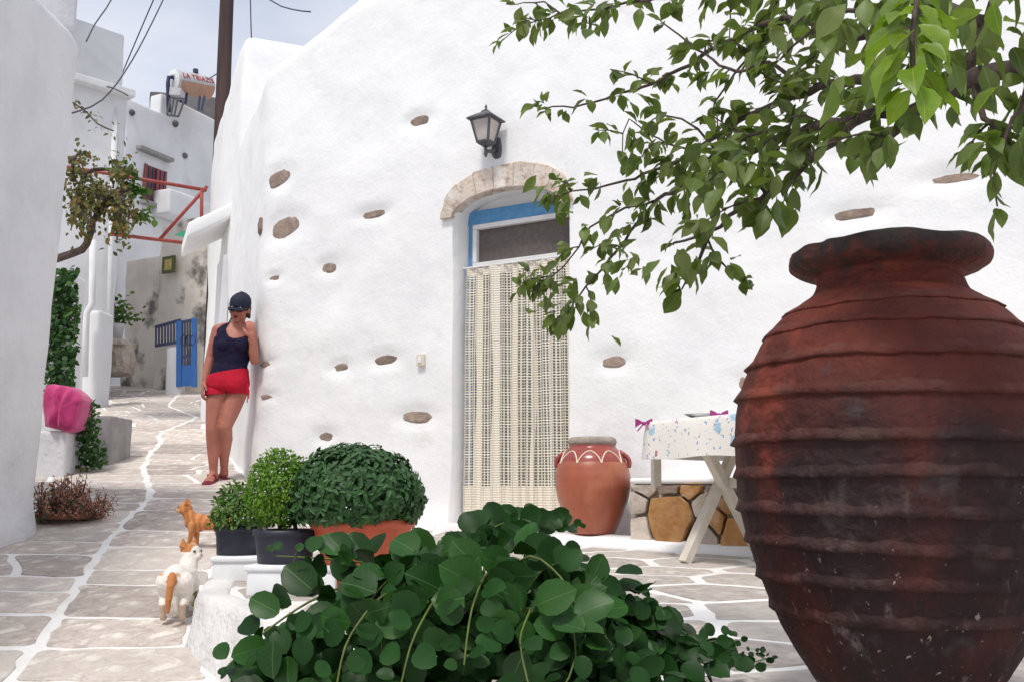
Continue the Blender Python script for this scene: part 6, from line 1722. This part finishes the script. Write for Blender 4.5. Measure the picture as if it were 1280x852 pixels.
for ctrl in ([(112, 290), (122, 262), (126, 250), (136, 248)], [(115, 285), (100, 262), (92, 250)], [(127, 262), (140, 255), (150, 262)], [(150, 242), (150, 270), (146, 300)], [(130, 250), (110, 235), (90, 225)], [(95, 250), (110, 215), (145, 212), (158, 208)], [(90, 225), (92, 200), (100, 190)]):
    pts = path_pts([at(a, b_, Yq + random.uniform(-.3, .3)) for a, b_ in ctrl], .08)
    mb = MB(); mb.tube(pts, [lerp(.035, .01, i / (len(pts) - 1)) for i in range(len(pts))], 6); mb.build('branch', M['bark'], root, smooth=True)
    lp += [p + rv(.16) for p in pts for _ in range(9)]
for (cx_, cy_, sx_, sy_, n) in ((98, 260, 13, 24, 260), (120, 240, 18, 16, 200), (152, 252, 13, 16, 190), (148, 215, 9, 8, 60), (152, 280, 8, 14, 120), (95, 205, 8, 14, 60), (168, 270, 8, 10, 40)):
    lp += [at(random.gauss(cx_, sx_ * .6), random.gauss(cy_, sy_ * .6), Yq + random.gauss(0, .25)) for _ in range(n)]
leafy('crown', root, lp, leaf_mesh('ovate', .075, .04, .2, .3, 90), M['autumn'], (.7, 1.3), .6)
leafy('green_leaves', root, [at(random.gauss(a, 7), random.gauss(b_, 4), Yq) for a, b_ in ((148, 214), (176, 238), (180, 268), (160, 228)) for _ in range(22)], leaf_mesh('ovate', .1, .08, .2, .3, 91), M['basil_mid'], (.8, 1.3), .3)
root = thing('dry_vine', at(92, 135, 15), 'thin yellow-leaved dry vine hanging on the off-white bend house wall', 'vine')
pts = path_pts([at(90, 128, 15), at(108, 140, 15), at(122, 155, 15), at(142, 164, 15)], .1); mb = MB(); mb.tube(pts, .012, 5); mb.build('stem', M['bark'], root)
leafy('leaves', root, [p + rv(.14) for p in pts for _ in range(6)], leaf_mesh('lance', .09, .04, .2, .2, 92), M['autumn'], (.8, 1.3), .5)
aw = MB(); a, b_, c_ = at(218, 294, 13.6), at(246, 282, 13.4), at(246, 300, 13.0)
aw.add([a, b_, c_, a + V((0, .05, .03)), b_ + V((0, .3, .02)), c_ + V((0, .05, .03))], [(0, 2, 1), (3, 4, 5), (0, 1, 4, 3), (1, 2, 5, 4), (2, 0, 3, 5)])
aw.build('awning', M['greencloth'], label='small green awning corner jutting from the white house end', cat='awning')

# ------------------------------------------------------------------ utility pole and cables
Yp = 15.4; pb_ = at(280, 90, Yp); pt = at(284, -10, Yp); dd = (pt - pb_)
root = thing('utility_pole', pb_ - dd * (pb_.z - 1.3) / dd.z, 'dark wooden utility pole rising behind the rear white house', 'pole')
mb = MB(); mb.tube([pb_ - dd * (pb_.z - 1.3) / dd.z, pb_, pt, pt + dd * 2.2], [.14, .115, .11, .09], 16); mb.build('shaft', M['poleswood'], root, smooth=True)
mb = MB(); q = pt + dd * 1.7; mb.bar(q - V((.7, 0, 0)), q + V((.7, 0, 0)), .1, .1); mb.build('crossarm', M['poleswood'], root)
CAB = [([(150, -36), (139, 0), (119, 30), (108, 52)], 15, 'short cable running down to the bend house roof', 13), ([(210, -40), (192, 0), (162, 70), (148, 104)], 15, 'cable running down behind the bend house upper floor', 18.5),
       ([(222, -45), (204, 0), (165, 76), (128, 125), (89, 142)], 15, 'long sagging cable running down to the gnarled tree side', 12.6), ([(92, 99), (140, 110), (160, 120)], 15.9, 'cable along the cornice of the bend house', 15.6),
       ([(312, -40), (313, 0), (314, 40), (315, 62)], 12, 'thin vertical cable dropping onto the rear house roof', 12), ([(300, -40), (337, 0), (365, 12), (388, 15)], 11, 'cable sagging over the main house roof', 9.5), ([(272, 92), (264, 97), (260, 100)], 17, 'short cable from the utility pole to the water heater', 21)]
for pts, y0, lb, y1 in CAB:
    n = len(pts); ctrl = [at(a, b_, lerp(y0, y1, i / (n - 1))) for i, (a, b_) in enumerate(pts)]
    mb = MB(); mb.tube(path_pts(ctrl, .25), .011 if y0 > 12 else .008, 6); mb.build('cable', M['wire'], smooth=True, label=lb, cat='cable')
